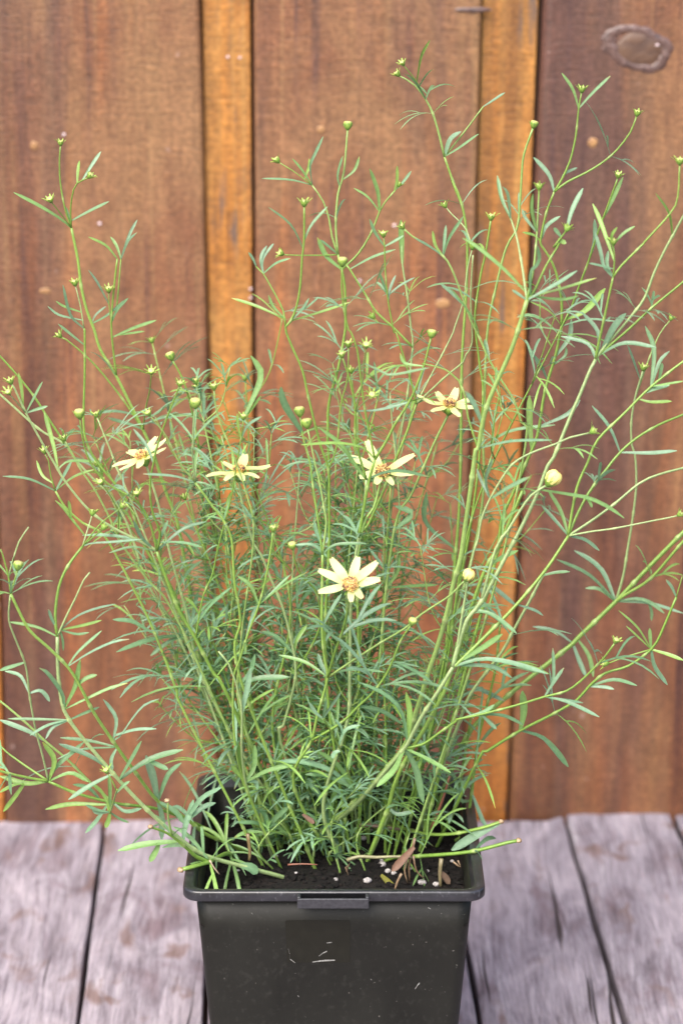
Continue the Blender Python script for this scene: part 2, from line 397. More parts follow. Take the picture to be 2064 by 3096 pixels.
# ------------------------------------------------------------------ the deck of grey planks
deck = empty('deck', (0, 0, 0)); tag(deck, kind='structure')
VPX, VPY = 750.0, -775.0
def deck_pt(u, v):
    d = ray(u, v); return CAM + d * (-CAM.z / d.z)
gaps_1890 = [-300, -30, 240, 486, 748, 1020, 1300, 1552, 1810]       # gap positions along the wall foot (1568-wide view)
gl = []
for g in gaps_1890:
    u, v = g * 1.3163, 1890 * 1.3163
    p = deck_pt(u, v); q = deck_pt(VPX + (u - VPX) * 1.16, VPY + (v - VPY) * 1.16)
    k = (q.x - p.x) / (q.y - p.y)
    gl.append((lambda y, p=p, k=k: p.x + k * (y - p.y)))
def wall_y(x): return WALL_Y + math.tan(TH) * x
for i in range(len(gl) - 1):
    rnd = random.Random(40 + i)
    n, mcol = 60, 7
    y0, zoff = -0.75, rnd.uniform(-0.0015, 0.0015)
    verts, faces = [], []
    g0, g1 = 0.0016 + rnd.uniform(0, 0.0008), 0.0016 + rnd.uniform(0, 0.0008)
    xm = (gl[i](0.44) + gl[i + 1](0.44)) / 2
    for a_ in range(n + 1):
        t = a_ / n
        for b_ in range(mcol + 1):
            s = b_ / mcol
            y1 = wall_y(xm + (s - .5) * .09) + 0.004 - 0.006 * max(0, mnoise.noise(Vector((i * 3 + s * 6, 2, 1)))) - (0.010 if (i == 5 and s < 0.9) else 0)
            y = y0 + (y1 - y0) * t
            l, r = gl[i](y) + g0 + 0.0011 * mnoise.noise(Vector((i, y * 14, 0))), gl[i + 1](y) - g1 - 0.0011 * mnoise.noise(Vector((i + .5, y * 14, 3)))
            x = l + (r - l) * s
            z = zoff + 0.0009 * mnoise.noise(Vector((x * 40, y * 7, i))) + 0.0005 * mnoise.noise(Vector((x * 200, y * 12, i)))
            if t > 0.985: z += 0.0035 * max(0, mnoise.noise(Vector((i * 7 + s * 7, 4, 4))))
            if b_ in (0, mcol): z -= 0.0010
            verts.append((x, y, z))
    W = mcol + 1
    for a_ in range(n):
        for b_ in range(mcol):
            k = a_ * W + b_; faces.append((k, k + 1, k + W + 1, k + W))
    nb = len(verts)
    border = [b_ for b_ in range(W)] + [a_ * W + mcol for a_ in range(1, n + 1)] + [n * W + b_ for b_ in range(mcol - 1, -1, -1)] + [a_ * W for a_ in range(n - 1, 0, -1)]
    for k in border: verts.append((verts[k][0], verts[k][1], -0.024))
    for j in range(len(border)):
        j2 = (j + 1) % len(border)
        faces.append((border[j2], border[j], nb + j, nb + j2))
    o = mesh_obj('plank', verts, faces, M_PLANK, deck, smooth=False)
    bevel_obj(o, 0.0012, 2)
mesh_obj('under_plank_shade', [(-.8, -.8, -.03), (.8, -.8, -.03), (.8, .50, -.03), (-.8, .50, -.03)], [(0, 1, 2, 3)], M_BACK, deck, smooth=False)  # dark sheet added as the shade in and under the plank gaps

# ------------------------------------------------------------------ the pot
pot = empty('nursery_pot', (0, 0, 0))
tag(pot, 'black square plastic nursery pot with a slotted tab on its rim', 'plant pot')
def rsq(h, r, z, n=6):             # rounded square ring
    pts = []
    for cx, cy, a0 in ((1, 1, 0), (-1, 1, 90), (-1, -1, 180), (1, -1, 270)):
        for i in range(n + 1):
            a_ = R(a0 + 90 * i / n)
            pts.append((cx * (h - r) + r * math.cos(a_), cy * (h - r) + r * math.sin(a_), z))
    return pts
def loft(rings, close_bottom=False):
    verts, faces = [], []; n = len(rings[0])
    for r_ in rings: verts += r_
    for j in range(len(rings) - 1):
        for i in range(n):
            a_ = j * n + i; b_ = j * n + (i + 1) % n
            faces.append((a_, b_, b_ + n, a_ + n))
    if close_bottom: faces.append(tuple(reversed(range(n))))
    return verts, faces
rings = [rsq(0.0640, 0.007, 0.0005), rsq(0.0650, 0.008, 0.0025)]
for i in range(1, 9):
    t = i / 8; rings.append(rsq(0.0650 + (0.0782 - 0.0650) * t, 0.0085, 0.0025 + (0.1835 - 0.0025) * t))
rings += [rsq(0.0768, 0.0075, 0.1835), rsq(0.0743, 0.0075, 0.15), rsq(0.0630, 0.0070, 0.004)]
vv, ff = loft(rings, True)
ff.append(tuple(range(len(vv) - len(rings[0]), len(vv))))
body = mesh_obj('body', vv, ff, M_POT, pot)
rr = [rsq(0.0780, 0.0085, 0.1810), rsq(0.0840, 0.0095, 0.1838), rsq(0.0847, 0.0098, 0.1841), rsq(0.0850, 0.0098, 0.1849), rsq(0.0849, 0.0098, 0.1890), rsq(0.0846, 0.0096, 0.1898),
      rsq(0.0840, 0.0092, 0.1901), rsq(0.0800, 0.0078, 0.1895), rsq(0.0793, 0.0074, 0.1891), rsq(0.0788, 0.0070, 0.1878), rsq(0.0770, 0.0068, 0.1810)]
vv, ff = loft(rr)
mesh_obj('rim', vv, ff, M_RIM, pot)
def box_mesh(boxes):
    verts, faces = [], []
    for (x0, x1, y0, y1, z0, z1) in boxes:
        b_ = len(verts)
        verts += [(x0, y0, z0), (x1, y0, z0), (x1, y1, z0), (x0, y1, z0), (x0, y0, z1), (x1, y0, z1), (x1, y1, z1), (x0, y1, z1)]
        faces += [tuple(b_ + k for k in f) for f in ((0, 3, 2, 1), (4, 5, 6, 7), (0, 1, 5, 4), (1, 2, 6, 5), (2, 3, 7, 6), (3, 0, 4, 7))]
    return verts, faces
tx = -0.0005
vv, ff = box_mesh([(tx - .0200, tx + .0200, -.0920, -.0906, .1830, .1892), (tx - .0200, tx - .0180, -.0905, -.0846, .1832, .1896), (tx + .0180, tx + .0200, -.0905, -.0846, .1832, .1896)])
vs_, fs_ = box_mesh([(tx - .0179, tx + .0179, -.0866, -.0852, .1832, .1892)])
m = NT('slot_shade_black'); v = m.obj_vec(); n1 = m.noise(v, 300, 3)
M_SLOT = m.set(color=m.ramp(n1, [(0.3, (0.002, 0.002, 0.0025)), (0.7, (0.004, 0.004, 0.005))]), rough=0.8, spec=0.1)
mesh_obj('slot_shade', vs_, fs_, M_SLOT, pot, smooth=False)  # black slab added in the slot to stand in for its inner shade
m = NT('bright_tab_plastic'); v = m.obj_vec(); n1 = m.noise(v, 500, 4, 0.65)
M_TAB = m.set(color=m.ramp(n1, [(0.3, (0.016, 0.016, 0.019)), (0.75, (0.050, 0.050, 0.058))]), rough=0.32, spec=0.6)  # lighter plastic: brightness of the frame's edges put into the colour
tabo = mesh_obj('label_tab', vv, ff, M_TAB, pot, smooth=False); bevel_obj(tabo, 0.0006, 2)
# smoother rectangle and scuffs on the front face
def front_pt(u, v, lift):
    # front face plane of the tapering body
    p0 = Vector((0, -0.0782, 0.1835)); p1 = Vector((0, -0.0650, 0.0025)); d_ = (p1 - p0).normalized()
    nrm = Vector((0, d_.z, -d_.y)); nrm = nrm if nrm.y < 0 else -nrm
    r_ = ray(u, v); t = (p0 + nrm * lift - CAM).dot(nrm) / r_.dot(nrm)
    return CAM + r_ * t
def front_patch(name, pts, lift, mat):
    top = [front_pt(u, v, lift) for u, v in pts]; bot = [front_pt(u, v, -0.0004) for u, v in pts]
    n = len(pts)
    return mesh_obj(name, top + bot, [tuple(range(n))] + [(i, i + n, (i + 1) % n + n, (i + 1) % n) for i in range(n)], mat, pot, smooth=False)
front_patch('label_patch', [(866, 2782), (1054, 2782), (1058, 2786), (1058, 2906), (1054, 2910), (872, 2910), (868, 2906), (862, 2786)], 0.00018, M_PATCH)
for line_, w_ in (([(944, 2909), (962, 2906), (985, 2904), (1012, 2903)], 2.2), ([(964, 2891), (975, 2882), (988, 2876)], 1.6), ([(871, 2868), (876, 2884), (877, 2900), (892, 2911)], 1.3), ([(988, 2851), (1003, 2849)], 1.6),
                  ([(1254, 2990), (1262, 2978), (1268, 2972)], 2.6), ([(1293, 2744), (1301, 2748)], 2.0), ([(760, 2760), (764, 2764)], 1.6), ([(900, 3010), (904, 3014)], 1.6), ([(1120, 2960), (1123, 2963)], 1.5)):
    top, fs = [], []
    for k, (u, v) in enumerate(line_):
        wk = w_ * (0.6 + 0.5 * ((k * 37) % 5) / 4)
        top += [front_pt(u, v - wk, .00035), front_pt(u, v + wk, .00035), front_pt(u, v + wk, -.0003), front_pt(u, v - wk, -.0003)]
        if k:
            b_ = k * 4
            for e_ in range(4): fs.append((b_ - 4 + e_, b_ - 4 + (e_ + 1) % 4, b_ + (e_ + 1) % 4, b_ + e_))
    fs += [(3, 2, 1, 0), tuple(len(top) - 4 + e_ for e_ in range(4))]
    mesh_obj('scuff', top, fs, M_SCUFF, pot, smooth=False)

# ------------------------------------------------------------------ the soil in the pot
SOIL_Z = 0.168
soil = empty('potting_soil', (0, 0, SOIL_Z - 0.02)); tag(soil, 'dark crumbly potting soil with white grains filling the black pot', 'soil')
def soil_h(x, y): return SOIL_Z + 0.004 * mnoise.noise(Vector((x * 40, y * 40, 0))) + 0.002 * mnoise.noise(Vector((x * 130, y * 130, 5))) + 0.003 * (1 - (x * x + y * y) / 0.006)
n = 54; hs = 0.0755; verts, faces = [], []
for j in range(n + 1):
    for i in range(n + 1):
        x, y = -hs + 2 * hs * i / n, -hs + 2 * hs * j / n
        verts.append((x, y, soil_h(x, y) + 0.0012 * mnoise.noise(Vector((x * 420, y * 420, 1)))))
for j in range(n):
    for i in range(n):
        k = j * (n + 1) + i; faces.append((k, k + 1, k + n + 2, k + n + 1))
mesh_obj('soil_surface', verts, faces, M_SOIL, soil, origin=Vector((0, 0, SOIL_Z - 0.02)))
soil_children = []
rnd = random.Random(3)
def lump(r_, seed, sub=1):
    bm = bmesh.new(); bmesh.ops.create_icosphere(bm, subdivisions=sub, radius=1)
    for w in bm.verts:
        w.co *= r_ * (1 + 0.35 * mnoise.noise(w.co * 1.4 + Vector((seed * 3.1, 0, 0))))
    vs = [w.co.copy() for w in bm.verts]; fs = [tuple(q.index for q in f.verts) for f in bm.faces]; bm.free()
    return vs, fs
verts, faces = [], []
for i in range(900):
    x, y = rnd.uniform(-.073, .073), rnd.uniform(-.073, .073)
    vs, fs = lump(rnd.choice((0.0007, 0.0010, 0.0014, 0.0020)), i); b_ = len(verts)
    sq = Vector((rnd.uniform(.7, 1.8), rnd.uniform(.7, 1.5), rnd.uniform(.5, .9)))
    verts += [Vector((q.x * sq.x, q.y * sq.y, q.z * sq.z)) + Vector((x, y, soil_h(x, y) + 0.0006)) for q in vs]; faces += [tuple(k + b_ for k in f) for f in fs]
tag(mesh_obj('soil_crumbs', verts, faces, M_SOIL, soil, origin=Vector((0, 0, SOIL_Z - 0.02))), kind='stuff')
def soil_px(u, v):
    d = ray(u, v); p = CAM + d * ((SOIL_Z - CAM.z) / d.z); return p
perl = [(1110, 2683, .0024), (1155, 2624, .0023), (1172, 2640, .0019), (1150, 2612, .0015), (1190, 2645, .0016), (1275, 2675, .0024), (1318, 2680, .0020), (1118, 2516, .0018), (1098, 2560, .0019), (833, 2610, .0016),
        (1015, 2668, .0014), (1240, 2630, .0014), (1290, 2650, .0013), (1060, 2590, .0012), (720, 2640, .0011), (935, 2600, .0011), (1335, 2655, .0011), (1208, 2600, .0013), (895, 2655, .0010), (1385, 2600, .0012)]
for i, (u, v, r_) in enumerate(perl):
    p = soil_px(u, v); r_ *= .85; vs, fs = lump(r_, i + 100, 2)
    c = Vector((max(-.07, min(.07, p.x)), max(-.072, min(.072, p.y)), 0)); c.z = soil_h(c.x, c.y) + r_ * 0.5
    mesh_obj('perlite_grain', [c + Vector((q.x * 1.25, q.y, q.z * .85)) for q in vs], fs, M_PERL, soil, origin=c)
for o in soil.children:            # children are kept in world place under the empty
    o.location = Vector(o.location) - Vector(soil.location)

# ------------------------------------------------------------------ the plant
plant = empty('tickseed_plant', (0, 0, 0))
tag(plant, 'feathery green tickseed plant with pale yellow daisy flowers rooted in the pot', 'plant')
rng = random.Random(11)
TILE = {'A': (0, 350), 'B': (700, 350), 'C': (1364, 100), 'D': (1364, 700), 'E': (0, 1000), 'F': (700, 1000), 'G': (1364, 1350), 'H': (0, 1650), 'I': (700, 1650), 'J': (1364, 1950), 'K': (0, 2150), 'L': (700, 2150)}
def parse(s):                      # "A x,y x,y B x,y" -> photograph pixels
    out = []; cur = None
    for tok in s.split():
        if tok in TILE or tok == 'M': cur = tok; continue
        x, y = map(float, tok.split(','))
        if cur == 'M': out.append((1032 + x * 0.6582, y * 0.6582))
        else:
            tx_, ty_ = TILE[cur]; out.append((tx_ + x * 700 / 1568, ty_ + y * 700 / 1568))
    return out
def catmull(P, step):
    if len(P) < 3: P = [P[0], (P[0] + P[-1]) / 2, P[-1]]
    Q = [P[0] * 2 - P[1]] + list(P) + [P[-1] * 2 - P[-2]]; out = []
    for i in range(1, len(Q) - 2):
        p0, p1, p2, p3 = Q[i - 1], Q[i], Q[i + 1], Q[i + 2]
        n_ = max(1, int(math.ceil((p2 - p1).length / step)))
        for k in range(n_):
            t = k / n_
            out.append(0.5 * ((2 * p1) + (p2 - p0) * t + (2 * p0 - 5 * p1 + 4 * p2 - p3) * t * t + (3 * p1 - p0 - 3 * p2 + p3) * t ** 3))
    out.append(P[-1].copy())
    return out

SAMPLES = []                       # (u, v, point) of every stem made so far
STEMS = []
def nearest(u, v, lim=60):
    best = None; bd = lim * lim
    for (a_, b_, p) in SAMPLES:
        d = (a_ - u) ** 2 + (b_ - v) ** 2
        if d < bd: bd = d; best = p
    return best
class Stem: pass
STEM_COLS = [(0.160, 0.275, 0.048), (0.190, 0.310, 0.060), (0.215, 0.325, 0.090), (0.250, 0.340, 0.140), (0.145, 0.255, 0.042)]
def add_stem(pts, r0, r1, col=None, nodes=True, traced=True, leafy=1.0):
    s = Stem(); s.pts = pts; s.r0, s.r1 = r0 * .9, r1 * .9
    s.len = [0.0]
    for a_, b_ in zip(pts, pts[1:]): s.len.append(s.len[-1] + (b_ - a_).length)
    s.col = col or rng.choice(STEM_COLS); s.nodes = []; s.traced = traced; s.leafy = leafy; s.has_nodes = nodes
    for p in pts:
        u, v = px(p); SAMPLES.append((u, v, p))
    STEMS.append(s); return s
BUDS = []; FLOWERS = []
NODEPTS = []
def traced_stem(line):
    # "root|@ ; end depth cm ; r0 mm,r1 mm ; end kind ; path"
    head, dep, rad, end, path = [q.strip() for q in line.split(';')]
    uv = parse(path); dep = float(dep) / 100
    r0, r1 = [float(q) / 1000 for q in rad.split(',')]
    if head.startswith('@'):
        p0 = nearest(*uv[0], lim=90)
        if p0 is None: p0 = at(uv[0][0], uv[0][1], dep); print('NO PARENT', line[:60])
        start_y = p0.y; P = [p0.copy()]; uv = uv[1:]; prev = px(p0); NODEPTS.append(p0.copy())
    else:
        if head == 'p':
            q = soil_px(*uv[0]); x, y = max(-.068, min(.068, q.x)), max(-.062, min(.066, q.y)); uv = uv[1:]
        else: x, y = [float(q) / 100 for q in head.split(',')]
        p0 = Vector((x, y, soil_h(x, y) - 0.004)); start_y = y; P = [p0]; prev = px(p0)
    L = [0]
    for q in uv: L.append(L[-1] + math.hypot(q[0] - prev[0], q[1] - prev[1])); prev = q
    for q, l in zip(uv, L[1:]):
        P.append(at(q[0], q[1], start_y + (dep - start_y) * (l / L[-1] if head.startswith('@') else 1 - (1 - l / L[-1]) ** 2.0)))
    pts = catmull(P, 0.006)
    s = add_stem(pts, r0, r1)
    d = (pts[-1] - pts[-3]).normalized()
    if end in 'boY': BUDS.append((pts[-1], d, end))
    elif end.startswith('f'): s.flower = end
    if head.startswith('@') is False: s.rooted = True
    return s

